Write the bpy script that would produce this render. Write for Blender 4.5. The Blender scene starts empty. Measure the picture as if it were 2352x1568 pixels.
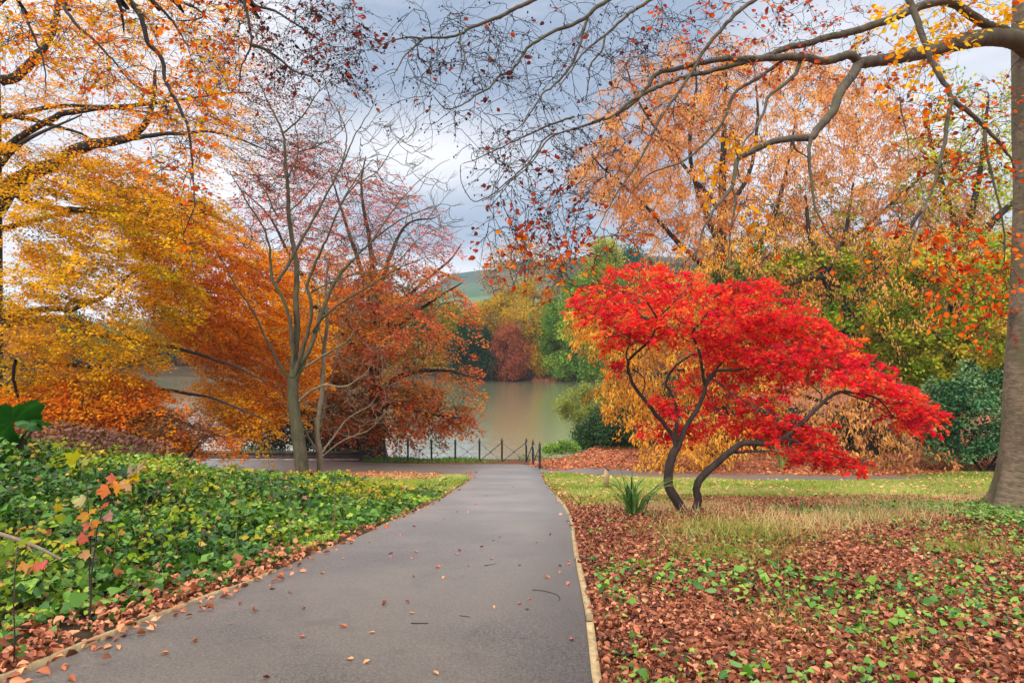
import bpy, math
import numpy as np
rng = np.random.default_rng(7)
rad = math.radians
sc = bpy.context.scene

# ---------------------------------------------------------------- camera
cam_d = bpy.data.cameras.new("camera"); cam = bpy.data.objects.new("camera", cam_d)
sc.collection.objects.link(cam)
cam.location = (0, 0, 0); cam.rotation_euler = (rad(90), 0, 0)
cam_d.sensor_width = 36; cam_d.lens = 24; cam_d.clip_start = 0.05; cam_d.clip_end = 4000
sc.camera = cam
sc.view_settings.view_transform = 'Standard'; sc.view_settings.look = 'None'
sc.view_settings.exposure = 1.05; sc.view_settings.gamma = 1

# ---------------------------------------------------------------- node helper
class NT:
    def __init__(s, tree): s.t = tree; s.n = tree.nodes; s.l = tree.links
    def a(s, typ, ins=None, **kw):
        n = s.n.new(typ)
        for k, v in kw.items(): setattr(n, k, v)
        for k, v in (ins or {}).items():
            sock = n.inputs[k]
            if isinstance(v, bpy.types.NodeSocket): s.l.new(v, sock)
            else: sock.default_value = v
        return n
    def m(s, op, a, b=None, c=None, clamp=False):
        n = s.n.new('ShaderNodeMath'); n.operation = op; n.use_clamp = clamp
        for i, v in enumerate((a, b, c)):
            if v is None: continue
            if isinstance(v, bpy.types.NodeSocket): s.l.new(v, n.inputs[i])
            else: n.inputs[i].default_value = v
        return n.outputs[0]
    def mix(s, f, a, b, blend='MIX'):
        n = s.n.new('ShaderNodeMix'); n.data_type = 'RGBA'; n.blend_type = blend
        for i, v in ((0, f), (6, a), (7, b)):
            if isinstance(v, bpy.types.NodeSocket): s.l.new(v, n.inputs[i])
            else: n.inputs[i].default_value = v
        return n.outputs[2]
    def ramp(s, f, stops, interp='LINEAR'):
        n = s.n.new('ShaderNodeValToRGB'); n.color_ramp.interpolation = interp
        e = n.color_ramp.elements
        while len(e) < len(stops): e.new(0.5)
        for el, (p, c) in zip(e, stops): el.position = p; el.color = c
        s.l.new(f, n.inputs[0]); return n.outputs[0]
    def rng(s, v, a, b, c, d, smooth=True):
        n = s.n.new('ShaderNodeMapRange'); n.interpolation_type = 'SMOOTHSTEP' if smooth else 'LINEAR'
        s.l.new(v, n.inputs[0])
        for i, x in enumerate((a, b, c, d)): n.inputs[i+1].default_value = x
        return n.outputs[0]
def lin(c):
    c = np.asarray(c, float)/255.0
    return np.where(c <= 0.04045, c/12.92, ((c+0.055)/1.055)**2.4)
def C4(r, g, b, k=1.0):
    l = lin((r, g, b))*k; return (float(l[0]), float(l[1]), float(l[2]), 1.0)

# ---------------------------------------------------------------- sky and sun
SUN_EL, SUN_AZ = rad(35), rad(203)          # high soft sun behind the camera
world = bpy.data.worlds.new("World"); sc.world = world; world.use_nodes = True
w = NT(world.node_tree); w.n.clear()
tc = w.a('ShaderNodeTexCoord'); D = tc.outputs['Generated']
sep = w.a('ShaderNodeSeparateXYZ', {0: D}); X, Y, Z = sep.outputs
sky = w.a('ShaderNodeTexSky', sky_type='NISHITA', sun_disc=False, sun_elevation=SUN_EL, sun_rotation=SUN_AZ, air_density=1.0, dust_density=2.0)
mp = w.a('ShaderNodeMapping', {0: D, 3: (1.0, 1.0, 5.0)})
n1 = w.a('ShaderNodeTexNoise', {'Vector': mp.outputs[0], 'Scale': 2.6, 'Detail': 6.0, 'Roughness': 0.5, 'Distortion': 0.25})
n2 = w.a('ShaderNodeTexNoise', {'Vector': mp.outputs[0], 'Scale': 9.0, 'Detail': 4.0, 'Roughness': 0.55})
nz = w.m('ADD', w.m('MULTIPLY', n1.outputs[0], 0.75), w.m('MULTIPLY', n2.outputs[0], 0.25))
cl = w.rng(nz, 0.42, 0.64, 0.0, 1.0)
side_l = w.rng(X, -0.17, -0.33, 0.0, 0.85)
side_r = w.rng(X, 0.20, 0.36, 0.0, 0.62)
# bright break in the cloud above the lake
dx = w.m('MULTIPLY', w.m('ADD', X, 0.13), 5.2); dz = w.m('MULTIPLY', w.m('SUBTRACT', Z, 0.262), 17.0)
r2 = w.m('ADD', w.m('MULTIPLY', dx, dx), w.m('MULTIPLY', dz, dz))
spot = w.m('EXPONENT', w.m('MULTIPLY', r2, -1.0))
dz2 = w.m('MULTIPLY', w.m('SUBTRACT', Z, 0.098), 34.0)
band = w.m('MULTIPLY', w.m('EXPONENT', w.m('MULTIPLY', w.m('MULTIPLY', dz2, dz2), -1.0)), 0.75)
wt = w.m('MAXIMUM', w.m('MAXIMUM', side_l, side_r), w.m('MAXIMUM', w.m('MULTIPLY', spot, 1.0), band))
wt = w.m('ADD', wt, w.m('MULTIPLY', w.m('SUBTRACT', cl, 0.35), 0.32), clamp=True)
col = w.mix(wt, C4(119, 132, 151), C4(196, 195, 198))
darkband = w.m('EXPONENT', w.m('MULTIPLY', w.m('POWER', w.m('ABSOLUTE', w.m('MULTIPLY', w.m('SUBTRACT', Z, 0.155), 24.0)), 2.0), -1.0))
col = w.mix(w.m('MULTIPLY', darkband, 0.3), col, C4(120, 134, 154))
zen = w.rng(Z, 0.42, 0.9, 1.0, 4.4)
col = w.mix(w.rng(Z, 0.42, 0.8, 0.0, 0.75), col, C4(180, 176, 168))
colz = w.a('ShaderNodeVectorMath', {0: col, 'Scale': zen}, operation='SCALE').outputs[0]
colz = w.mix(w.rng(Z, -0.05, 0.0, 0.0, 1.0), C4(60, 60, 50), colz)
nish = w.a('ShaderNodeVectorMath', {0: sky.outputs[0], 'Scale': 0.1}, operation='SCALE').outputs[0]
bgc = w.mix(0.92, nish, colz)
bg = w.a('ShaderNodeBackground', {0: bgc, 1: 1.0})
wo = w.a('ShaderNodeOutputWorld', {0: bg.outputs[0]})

sl = bpy.data.lights.new("sun", 'SUN'); sl.energy = 1.5; sl.angle = rad(10); sl.color = (1.0, 0.95, 0.87)
so = bpy.data.objects.new("sun", sl); sc.collection.objects.link(so)
so.rotation_euler = (rad(90)-SUN_EL, 0, rad(180)-SUN_AZ)
sc.cycles.max_bounces = 7; sc.cycles.transparent_max_bounces = 4
sc.cycles.diffuse_bounces = 5; sc.cycles.glossy_bounces = 3; sc.cycles.transmission_bounces = 3

# ---------------------------------------------------------------- objects
def set_props(o, label=None, cat=None, group=None, kind=None):
    if label: o['label'] = label
    if cat: o['category'] = cat
    if group: o['group'] = group
    if kind: o['kind'] = kind
    return o
def empty(name, loc, label=None, cat=None, group=None):
    o = bpy.data.objects.new(name, None); sc.collection.objects.link(o)
    o.location = loc; o.empty_display_size = 0.1
    return set_props(o, label, cat, group)
def mk(name, V, Fs, mat, parent=None, col=None, smooth=False, attrs=None):
    """Fs: list of int arrays (n,k) of faces with k corners; V in world metres"""
    V = np.asarray(V, np.float32)
    if parent is not None: V = V - np.array(parent.location, np.float32)
    me = bpy.data.meshes.new(name); me.vertices.add(len(V)); me.vertices.foreach_set('co', V.ravel())
    Fs = [np.asarray(f, np.int32) for f in Fs if len(f)]
    li = np.concatenate([f.ravel() for f in Fs]); tot = np.concatenate([np.full(len(f), f.shape[1], np.int32) for f in Fs])
    st = np.concatenate([[0], np.cumsum(tot)[:-1]]).astype(np.int32)
    me.loops.add(len(li)); me.loops.foreach_set('vertex_index', li)
    me.polygons.add(len(tot)); me.polygons.foreach_set('loop_start', st)
    if smooth: me.polygons.foreach_set('use_smooth', np.ones(len(tot), bool))
    me.update(calc_edges=True)
    for nm, arr in ([('Col', col)] if col is not None else []) + list((attrs or {}).items()):
        a = me.attributes.new(nm, 'FLOAT_COLOR', 'POINT')
        c4 = np.ones((len(V), 4), np.float32); c4[:, :3] = arr; a.data.foreach_set('color', c4.ravel())
    me.materials.append(mat)
    o = bpy.data.objects.new(name, me); sc.collection.objects.link(o)
    if parent is not None: o.parent = parent
    return o
class MB:
    def __init__(s): s.V = []; s.F = {}; s.C = []; s.n = 0
    def add(s, V, *Fs, col=None):
        V = np.asarray(V, float).reshape(-1, 3)
        for f in Fs:
            f = np.asarray(f, int); s.F.setdefault(f.shape[1], []).append(f + s.n)
        s.V.append(V); s.n += len(V)
        if col is not None: s.C.append(np.broadcast_to(np.asarray(col, float), (len(V), 3)))
        return s
    def build(s, name, mat, parent=None, smooth=False):
        V = np.concatenate(s.V); Fs = [np.concatenate(v) for v in s.F.values()]
        return mk(name, V, Fs, mat, parent, np.concatenate(s.C) if s.C else None, smooth)
def nrm(v): return v/np.maximum(np.linalg.norm(v, axis=-1, keepdims=True), 1e-9)
def tubes(P, R, S=6, cap=True):
    """P (N,K,3) R (N,K) -> verts, quads"""
    P = np.asarray(P, float); R = np.asarray(R, float)
    if P.ndim == 2: P = P[None]; R = R[None]
    N, K, _ = P.shape
    T = nrm(np.gradient(P, axis=1)); Tm = nrm(T.mean(1))
    ref = np.where(np.abs(Tm[:, 2:3]) < 0.8, np.array([[0, 0, 1.0]]), np.array([[1.0, 0, 0]]))
    U = nrm(np.cross(T, ref[:, None, :])); W = np.cross(T, U)
    a = np.arange(S)*2*np.pi/S
    V = P[:, :, None, :] + R[:, :, None, None]*(np.cos(a)[None, None, :, None]*U[:, :, None, :] + np.sin(a)[None, None, :, None]*W[:, :, None, :])
    i = np.arange(N)[:, None, None]*K*S; k = np.arange(K-1)[None, :, None]*S; s0 = np.arange(S)[None, None, :]; s1 = (s0+1) % S
    q = np.stack([i+k+s0, i+k+s1, i+k+S+s1, i+k+S+s0], -1).reshape(-1, 4)
    return V.reshape(-1, 3), q
def box(c, h, rz=0.0):
    s = np.array([[-1,-1,-1],[1,-1,-1],[1,1,-1],[-1,1,-1],[-1,-1,1],[1,-1,1],[1,1,1],[-1,1,1]], float)*np.array(h)
    cz, sz = math.cos(rz), math.sin(rz)
    s = s@np.array([[cz, sz, 0], [-sz, cz, 0], [0, 0, 1]])
    return s+np.array(c), np.array([[0,3,2,1],[4,5,6,7],[0,1,5,4],[1,2,6,5],[2,3,7,6],[3,0,4,7]])
def catmull(P, step):
    P = np.asarray(P, float)
    if len(P) < 3:
        n = max(2, int(np.linalg.norm(P[1]-P[0])/step)+1); t = np.linspace(0, 1, n)[:, None]
        return P[0]*(1-t)+P[1]*t
    E = np.vstack([2*P[0]-P[1], P, 2*P[-1]-P[-2]]); out = []
    for i in range(1, len(E)-2):
        p0, p1, p2, p3 = E[i-1:i+3]; n = max(2, int(np.linalg.norm((p2-p1)[:3])/step)+1)
        t = np.arange(n)[:, None]/n
        out.append(0.5*((2*p1)+(-p0+p2)*t+(2*p0-5*p1+4*p2-p3)*t**2+(-p0+3*p1-3*p2+p3)*t**3))
    out.append(P[-1:]); return np.vstack(out)

# ---------------------------------------------------------------- where things stand
FP = 1568.0
def U(px, py, d):
    px, py, d = np.broadcast_arrays(np.asarray(px, float), np.asarray(py, float), np.asarray(d, float))
    return np.stack([(px-1176)/FP*d, d, (784-py)/FP*d], -1)
_py = np.array([-30, -5, 0, 3.2, 6, 9, 12, 16, 20, 24, 27, 31, 33, 40, 60, 100, 130, 200, 300, 500, 560, 900, 1500])
_pz = np.array([-1.0, -1.5, -1.6, -1.66, -2.0, -2.45, -2.95, -3.6, -4.2, -4.72, -5.0, -5.32, -5.42, -5.45, -5.0, -5.4, -3.5, 7, 22, 50, 54, 60, 60])
_fy = np.concatenate([np.arange(-30, 60, 0.1), np.arange(60, 1500, 1.0)])
_fz = np.interp(_fy, _py, _pz); _k = np.ones(21)/21; _fz[10:880] = np.convolve(_fz[:890], _k, 'same')[10:880]
def zb(y): return np.interp(y, _fy, _fz)
_dt = np.linspace(2.2, 33.5, 600); _yt = 784-zb(_dt)/_dt*FP
def G(px, py):
    """point of the bare ground seen at a picture position"""
    d = np.interp(-np.asarray(py, float), -_yt, _dt)
    return np.stack([(np.asarray(px, float)-1176)/FP*d, d, zb(d)], -1)
LE = G(*np.array([(-260,1655),(12,1560),(80,1532),(240,1464),(360,1420),(492,1368),(564,1346),(700,1285),(847,1221),(973,1166),(1032,1134),(1066,1110),(1083,1098)]).T)
RE = G(*np.array([(1372,1640),(1360,1568),(1345,1421),(1323,1306),(1312,1214),(1307,1190),(1295,1166),(1272,1134),(1250,1105),(1240,1084),(1238,1076)]).T)
def xl(y): return np.interp(y, LE[:, 1], LE[:, 0])
def xr(y): return np.interp(y, RE[:, 1], RE[:, 0])
def smooth(t): t = np.clip(t, 0, 1); return t*t*(3-2*t)
def noise2(x, y, s=1.0, seed=0):
    r = np.random.default_rng(seed); v = 0
    for i in range(7):
        a = r.uniform(0, 6.28); f = s*r.uniform(0.5, 2.2); v = v+np.sin((x*math.cos(a)+y*math.sin(a))*f+r.uniform(0, 6.28))/7*1.6
    return v
def inpoly(x, y, P):
    P = np.asarray(P, float); x = np.asarray(x, float); y = np.asarray(y, float); r = np.zeros(x.shape, bool)
    for (x0, y0), (x1, y1) in zip(P, np.roll(P, -1, 0)):
        c = ((y0 > y) != (y1 > y)); r ^= c & (x < (x1-x0)*(y-y0)/((y1-y0) if y1 != y0 else 1e-9)+x0)
    return r
def dpoly(x, y, P):
    P = np.asarray(P, float); m = np.full(np.shape(x), 1e9)
    for a, b in zip(P, np.roll(P, -1, 0)):
        e = b-a; t = np.clip(((x-a[0])*e[0]+(y-a[1])*e[1])/max(e@e, 1e-9), 0, 1)
        m = np.minimum(m, np.hypot(x-a[0]-t*e[0], y-a[1]-t*e[1]))
    return m
LAKE = [(-140, 37), (-60, 36.5), (-25, 35.5), (-10, 34.6), (-7, 33.2), (-5.6, 31.9), (1.6, 31.7), (2.8, 33.6), (4.5, 38), (8, 44), (14, 52), (22, 66), (30, 85), (34, 101), (24, 104), (12, 102), (2, 104), (-8, 106), (-30, 112), (-70, 118), (-140, 124)]
def zbank(x, y):
    w_ = 6.0; t = (xl(y)-x-0.35)/w_
    A = np.interp(y, [0, 4, 7, 11, 14, 18, 22, 23.5], [0.2, 0.55, 0.85, 0.76, 0.36, 0.08, 0.0, 0])
    return A*smooth(t)
def zg(x, y, lake=True):
    x = np.asarray(x, float); y = np.asarray(y, float)
    z = zb(y)+zbank(x, y)
    e = np.minimum(np.abs(x-xl(y)), np.abs(x-xr(y))); inp = (x > xl(y)-0.1) & (x < xr(y)+0.1) & (y < 31)
    near = (y < 32) & (y > -5)
    z = z+np.where(near & ~inp, 0.035*noise2(x, y, 1.6, 3)*smooth((e-0.1)/1.0)*np.where(y > 22, 0.3, 1), 0)
    far = smooth((y-90)/60.0)
    z = z+far*noise2(x, y, 0.03, 5)*np.interp(y, [90, 200, 500, 900], [0.5, 2, 5, 6])
    z = z+smooth((y-240)/300)*np.interp(x, [-400, -60, 0, 60, 300], [2, -3, 2, 6, 10])
    z = z-smooth((y-128)/120)*np.interp(x, [-400, -110, -45], [1, 1, 0])*(zb(y)+5)*0.72
    if lake:
        m = (y > 30) & (y < 140) & (x < 60)
        ins = inpoly(x, y, LAKE); dd = dpoly(x, y, LAKE)
        s = np.where(ins, dd, -dd)
        z = np.where(m, z*(1-smooth((s+0.9)/1.8)) + (-7.0)*smooth((s+0.9)/1.8), z)
    return z
WATER_Z = -5.95

# ---------------------------------------------------------------- materials
def mat(name):
    m = bpy.data.materials.new(name); m.use_nodes = True; t = NT(m.node_tree); t.n.clear()
    return m, t
def fin(t, sh, disp=None):
    o = t.a('ShaderNodeOutputMaterial', {0: sh}); return o
def simple(name, c, rough=0.6, metal=0.0, var=0.25, scale=20, bump=0.0, spec=0.5):
    m, t = mat(name); g = t.a('ShaderNodeTexCoord').outputs['Object']
    n = t.a('ShaderNodeTexNoise', {'Vector': g, 'Scale': scale, 'Detail': 5.0}).outputs[0]
    k = t.rng(n, 0.3, 0.7, 1-var, 1+var, False)
    c_ = t.a('ShaderNodeVectorMath', {0: c[:3], 'Scale': k}, operation='SCALE').outputs[0]
    ins = {'Base Color': c_, 'Roughness': rough, 'Metallic': metal, 'Specular IOR Level': spec}
    if bump: ins['Normal'] = t.a('ShaderNodeBump', {'Height': n, 'Strength': bump, 'Distance': 0.02}).outputs[0]
    p = t.a('ShaderNodeBsdfPrincipled', ins); fin(t, p.outputs[0]); return m
def leaf_mat(name, transl=0.4, gloss=0.0, rough=0.45, sc_=6.0):
    m, t = mat(name)
    c = t.a('ShaderNodeAttribute', attribute_name='Col').outputs['Color']
    g = t.a('ShaderNodeTexCoord').outputs['Object']
    n = t.a('ShaderNodeTexNoise', {'Vector': g, 'Scale': sc_, 'Detail': 3.0}).outputs[0]
    k = t.rng(n, 0.3, 0.7, 0.82, 1.18, False)
    c = t.a('ShaderNodeVectorMath', {0: c, 'Scale': k}, operation='SCALE').outputs[0]
    d = t.a('ShaderNodeBsdfDiffuse', {'Color': c}); tr = t.a('ShaderNodeBsdfTranslucent', {'Color': c})
    s = t.a('ShaderNodeMixShader', {0: transl, 1: d.outputs[0], 2: tr.outputs[0]}).outputs[0]
    if gloss > 0:
        gl = t.a('ShaderNodeBsdfGlossy', {'Color': (0.9, 0.95, 1, 1), 'Roughness': rough})
        fr = t.a('ShaderNodeLayerWeight', {'Blend': 0.35})
        f = t.m('MULTIPLY', t.m('ADD', t.m('MULTIPLY', fr.outputs['Facing'], 0.14), 0.02), gloss)
        s = t.a('ShaderNodeMixShader', {0: f, 1: s, 2: gl.outputs[0]}).outputs[0]
    fin(t, s); return m
M_leaf = leaf_mat("autumn_leaf", 0.5)
M_leafg = leaf_mat("glossy_green_leaf", 0.25, 0.6, 0.4)
M_dead = leaf_mat("dead_leaf", 0.15, 0.5, 0.5)
M_grass = leaf_mat("grass_blade", 0.35, 0.3, 0.5)
def bark(name, c1, c2, scale=6.0, ring=0.0, moss=None):
    m, t = mat(name); g = t.a('ShaderNodeTexCoord').outputs['Object']
    mp = t.a('ShaderNodeMapping', {0: g, 3: (1, 1, 0.35 if ring == 0 else 2.5)}).outputs[0]
    n = t.a('ShaderNodeTexNoise', {'Vector': mp, 'Scale': scale, 'Detail': 8.0, 'Roughness': 0.65}).outputs[0]
    n2 = t.a('ShaderNodeTexNoise', {'Vector': g, 'Scale': scale*0.25, 'Detail': 3.0}).outputs[0]
    c = t.mix(t.rng(n, 0.3, 0.7, 0, 1), c1, c2)
    if moss: c = t.mix(t.m('MULTIPLY', t.rng(n2, 0.45, 0.65, 0, 1), 0.65), c, moss)
    h = n
    if ring:
        wv = t.a('ShaderNodeTexWave', {'Vector': g, 'Scale': ring*0.7, 'Distortion': 14.0, 'Detail': 4.0, 'Detail Scale': 0.5}, wave_type='BANDS', bands_direction='Z').outputs['Fac']
        zq = t.a('ShaderNodeSeparateXYZ', {0: g}).outputs[2]; c = t.mix(t.rng(t.a('ShaderNodeTexNoise', {'Vector': t.a('ShaderNodeMapping', {0: g, 3: (1, 1, 0.25)}).outputs[0], 'Scale': 3.0, 'Detail': 4.0}).outputs[0], 0.52, 0.62, 0, 0.55), c, C4(70, 60, 48))
        c = t.mix(t.m('MULTIPLY', t.m('MULTIPLY', t.rng(wv, 0.7, 1.0, 0, 1), t.rng(n2, 0.35, 0.6, 0.1, 1.0)), t.rng(zq, 0.3, 2.0, 0.4, 0.0)), c, (c1[0]*0.5, c1[1]*0.5, c1[2]*0.5, 1))
        h = t.m('ADD', n, t.m('MULTIPLY', wv, -0.12))
    b = t.a('ShaderNodeBump', {'Height': h, 'Strength': 0.6, 'Distance': 0.02})
    p = t.a('ShaderNodeBsdfPrincipled', {'Base Color': c, 'Roughness': 0.85, 'Normal': b.outputs[0]}); fin(t, p.outputs[0]); return m
B_beech = bark("beech_bark", C4(78, 66, 52), C4(120, 106, 86), 7, 9.0, C4(72, 74, 44))
B_limb = bark("limb_bark", C4(50, 42, 35), C4(84, 74, 60), 9, 0, C4(66, 68, 38))
B_dark = bark("dark_bark", C4(30, 25, 24), C4(52, 45, 42), 9)
B_maple = bark("maple_bark", C4(28, 21, 19), C4(62, 49, 43), 9)
B_green = bark("greenish_bark", C4(58, 52, 36), C4(92, 84, 62), 9, 0, C4(72, 74, 38))
B_pale = bark("pale_bark", C4(88, 76, 58), C4(128, 114, 92), 9)

# ---------------------------------------------------------------- leaf templates: verts (along, across, up), faces
def fan(outline, c): n = len(outline); return np.array([c]+outline, float), [np.array([[0, 1+i, 1+(i+1) % n] for i in range(n)])]
TPL = {}
TPL['diamond'] = (np.array([(0,0,0),(0.42,0.38,0.08),(1,0,-0.05),(0.42,-0.38,0.08)], float), [np.array([[0,2,1],[0,3,2]])])
TPL['tri'] = (np.array([(0,0.35,0),(1,0,0),(0,-0.35,0)], float), [np.array([[0,2,1]])])
TPL['lance'] = (np.array([(0,0,0),(0.35,0.17,0.05),(1,0,-0.14),(0.35,-0.17,0.05)], float), [np.array([[0,2,1],[0,3,2]])])
TPL['ovate'] = (np.array([(0,0,0),(.22,.26,.07),(.5,.34,.09),(.8,.18,.03),(1,0,-.07),(.8,-.18,.03),(.5,-.34,.09),(.22,-.26,.07),(.5,0,0)], float),
                [np.array([[0,8,2,1],[8,4,3,2],[0,7,6,8],[8,6,5,4]])])
TPL['curl'] = (np.array([(0,0,0),(.25,.28,.2),(.6,.34,.3),(.9,.12,.14),(1,0,-.02),(.85,-.16,.05),(.5,-.32,.1),(.2,-.24,.16),(.5,0,0)], float),
               [np.array([[0,8,2,1],[8,4,3,2],[0,7,6,8],[8,6,5,4]])])
TPL['curl'][0][:, 1] *= 0.85; TPL['curl'][0][:, 2] *= 1.3
TPL['ivy'] = fan([(0,0,0),(.05,.3,.02),(.35,.5,.08),(.55,.3,.04),(1,0,-.06),(.55,-.3,.04),(.35,-.5,.08),(.05,-.3,.02)], (.35,0,.05))
TPL['maple'] = fan([(0,0,0),(.1,.5,.0),(.35,.25,.03),(.62,.48,.0),(.6,.16,.03),(1,0,-.08),(.6,-.16,.03),(.62,-.48,.0),(.35,-.25,.03),(.1,-.5,.0)], (.3,0,.05))
TPL['palm'] = fan([(0,0,0),(-.02,.3,-.02),(.02,.55,-.05),(.2,.42,0),(.3,.5,0),(.5,.62,-.06),(.55,.42,0),(.55,.25,.03),(.75,.22,0),(.8,.1,0),(1,0,-.1),(.8,-.1,0),(.75,-.22,0),(.55,-.25,.03),(.55,-.42,0),(.5,-.62,-.06),(.3,-.5,0),(.2,-.42,0),(.02,-.55,-.05),(-.02,-.3,-.02)], (.3,0,.03))
TPL['blade'] = (np.array([(0,.5,0),(0,-.5,0),(.5,-.4,.06),(.5,.4,.06),(1,0,-.1)], float), [np.array([[0,1,2,3]]), np.array([[3,2,4]])])
TPL['seed'] = (np.array([(0,0,0),(.5,.4,0),(.5,-.2,.35),(.5,-.2,-.35),(1,0,0)], float), [np.array([[0,1,2],[0,2,3],[0,3,1],[4,2,1],[4,3,2],[4,1,3]])])
def leaves(pos, d, n, size, col, tpl, wid=None):
    """leaf-shaped faces: pos,d,n (N,3) size (N,) col (N,3); returns verts, faces, colours"""
    T, Fs = TPL[tpl]; N = len(pos); size = np.broadcast_to(size, (N,)).astype(float)
    d = nrm(d); s = nrm(np.cross(n, d)); n = np.cross(d, s)
    wid = size if wid is None else np.broadcast_to(wid, (N,))
    V = pos[:, None, :]+T[None, :, 0:1]*size[:, None, None]*d[:, None, :]+T[None, :, 1:2]*wid[:, None, None]*s[:, None, :]+T[None, :, 2:3]*size[:, None, None]*n[:, None, :]
    off = np.arange(N)[:, None, None]*len(T)
    return V.reshape(-1, 3), [(f[None]+off).reshape(-1, f.shape[1]) for f in Fs], np.repeat(col, len(T), 0)
def palette(p, t):
    p = lin(np.array(p, float)); t = np.clip(t, 0, 0.9999)*(len(p)-1); i = t.astype(int); f = (t-i)[..., None]
    return p[i]*(1-f)+p[i+1]*f
def rv(n): return rng.normal(size=(n, 3))
# ================================================================ GROUND, PATHS, LAKE
def axis(segs):
    out = [segs[0][0]]
    for a, b, s in segs:
        n = max(1, int(round((b-a)/s))); out += list(np.linspace(a, b, n+1)[1:])
    return np.array(out)
gx = axis([(-900,-120,40),(-120,-30,6),(-30,-12,0.6),(-12,12,0.2),(12,30,0.6),(30,120,6),(120,900,40)])
gy = axis([(-25,0,2),(0,26,0.2),(26,44,0.3),(44,140,2.0),(140,620,10),(620,1500,60)])
XX, YY = np.meshgrid(gx, gy); ZZ = zg(XX, YY)
# cross path and right-hand path, digitised edges (near edge, far edge)
CN = G(*np.array([(-500,1079),(100,1081),(480,1083),(690,1085),(900,1087),(1050,1089),(1084,1098),(1240,1093),(1242,1084),(1262,1083)]).T)
CF = G(*np.array([(-500,1058),(100,1058),(480,1057),(700,1057),(860,1062),(1000,1066),(1150,1066),(1205,1067),(1240,1076),(1262,1080)]).T)
RN = G(*np.array([(1225,1085),(1300,1085),(1350,1088),(1420,1093),(1500,1097),(1600,1100),(1750,1103),(1900,1104),(2060,1101),(2160,1095)]).T)
RF = G(*np.array([(1225,1079),(1290,1080.5),(1335,1076),(1420,1079),(1500,1083),(1600,1087),(1750,1090),(1900,1092),(2060,1093),(2160,1092)]).T)
WG = G(*np.array([(1330,1080),(1322,1067),(1360,1068),(1450,1076),(1520,1084),(1480,1088),(1400,1084)]).T)
def ribbon(A, B, n=80, m=14, lift=0.0):
    def rs(P):
        P = catmull(P, 0.25); L = np.r_[0, np.cumsum(np.linalg.norm(np.diff(P, axis=0), axis=1))]; t = np.linspace(0, L[-1], n)
        return np.stack([np.interp(t, L, P[:, i]) for i in range(3)], -1)
    A, B = rs(A), rs(B); t = np.linspace(0, 1, m)[None, :, None]; P = A[:, None]*(1-t)+B[:, None]*t
    P[..., 2] = zb(P[..., 1])+lift; i = np.arange(n-1)[:, None]*m+np.arange(m-1)[None]
    return P.reshape(-1, 3), np.stack([i, i+1, i+m+1, i+m], -1).reshape(-1, 4)
def inpath(x, y, mg=0.0):
    r = (x > xl(y)-mg) & (x < xr(y)+mg) & (y < 27.5) & (y > -8)
    for A, B in ((CN, CF), (RN, RF)):
        poly = np.vstack([A[:, :2], B[::-1, :2]]); r |= inpoly(x, y, poly)
        if mg > 0: r |= dpoly(x, y, poly) < mg
    return r
ip = inpath(XX, YY, 0.12); ZZ = ZZ-np.where(ip, 0.07, 0)
# zones (grass, litter, dry grass)
LAWN_R = G(*np.array([(1240,1095),(1245,1086),(1350,1087),(1500,1096),(1750,1102),(1980,1103),(2100,1090),(2400,1066),(2900,1060),(2900,1134),(2352,1140),(2000,1140),(1650,1144),(1400,1164),(1302,1172),(1262,1120)]).T)[:, :2]
LAWN_L = G(*np.array([(1082,1099),(1050,1090),(900,1089),(780,1091),(740,1108),(800,1125),(900,1140),(1000,1150),(1045,1125)]).T)[:, :2]
DRY = G(*np.array([(1400,1164),(1650,1144),(2000,1139),(2352,1138),(2900,1134),(2900,1185),(2352,1170),(2150,1190),(1900,1225),(1750,1260),(1650,1270),(1580,1200),(1420,1185)]).T)[:, :2]
def zone(P, x, y, soft=0.5):
    return smooth((np.where(inpoly(x, y, P), 1, -1)*dpoly(x, y, P)+soft)/(2*soft))
zc = np.zeros(XX.shape+(3,), np.float32); nr = (YY > 0) & (YY < 45) & (np.abs(XX) < 30)
zc[nr, 0] = np.maximum(zone(LAWN_R, XX[nr], YY[nr]), zone(LAWN_L, XX[nr], YY[nr]))
zc[nr, 2] = zone(DRY, XX[nr], YY[nr], 0.8)
zc[..., 1] = ((XX > xr(YY)) & (YY < 26)) | (YY >= 26) & (XX > 1.5) | (YY < 4)
zc[..., 1] = np.maximum(zc[..., 1], (YY > 26)*(YY < 40)*0.4)
i = np.arange(len(gy)-1)[:, None]*len(gx)+np.arange(len(gx)-1)[None]
gm, t = mat("ground"); ob = t.a('ShaderNodeTexCoord').outputs['Object']
zat = t.a('ShaderNodeAttribute', attribute_name='zone').outputs['Color']; zs = t.a('ShaderNodeSeparateColor', {0: zat}).outputs
na = t.a('ShaderNodeTexNoise', {'Vector': ob, 'Scale': 9.0, 'Detail': 8.0, 'Roughness': 0.7}).outputs[0]
nb = t.a('ShaderNodeTexNoise', {'Vector': ob, 'Scale': 0.9, 'Detail': 4.0}).outputs[0]
vor = t.a('ShaderNodeTexVoronoi', {'Vector': ob, 'Scale': 16.0}).outputs['Color']
vs = t.a('ShaderNodeSeparateColor', {0: vor}).outputs[0]
soil = t.mix(na, C4(44, 34, 24), C4(74, 60, 40))
litter = t.ramp(vs, [(0, C4(96, 52, 34)), (0.4, C4(140, 80, 54)), (0.75, C4(176, 108, 76)), (1, C4(90, 60, 42))])
litter = t.mix(t.rng(na, 0.35, 0.6, 0.5, 0.0), litter, C4(60, 38, 28))
grass = t.mix(na, C4(74, 92, 34), C4(140, 144, 70))
dry = t.mix(na, C4(120, 98, 56), C4(176, 156, 104))
sp = t.a('ShaderNodeSeparateXYZ', {0: ob}).outputs
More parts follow.
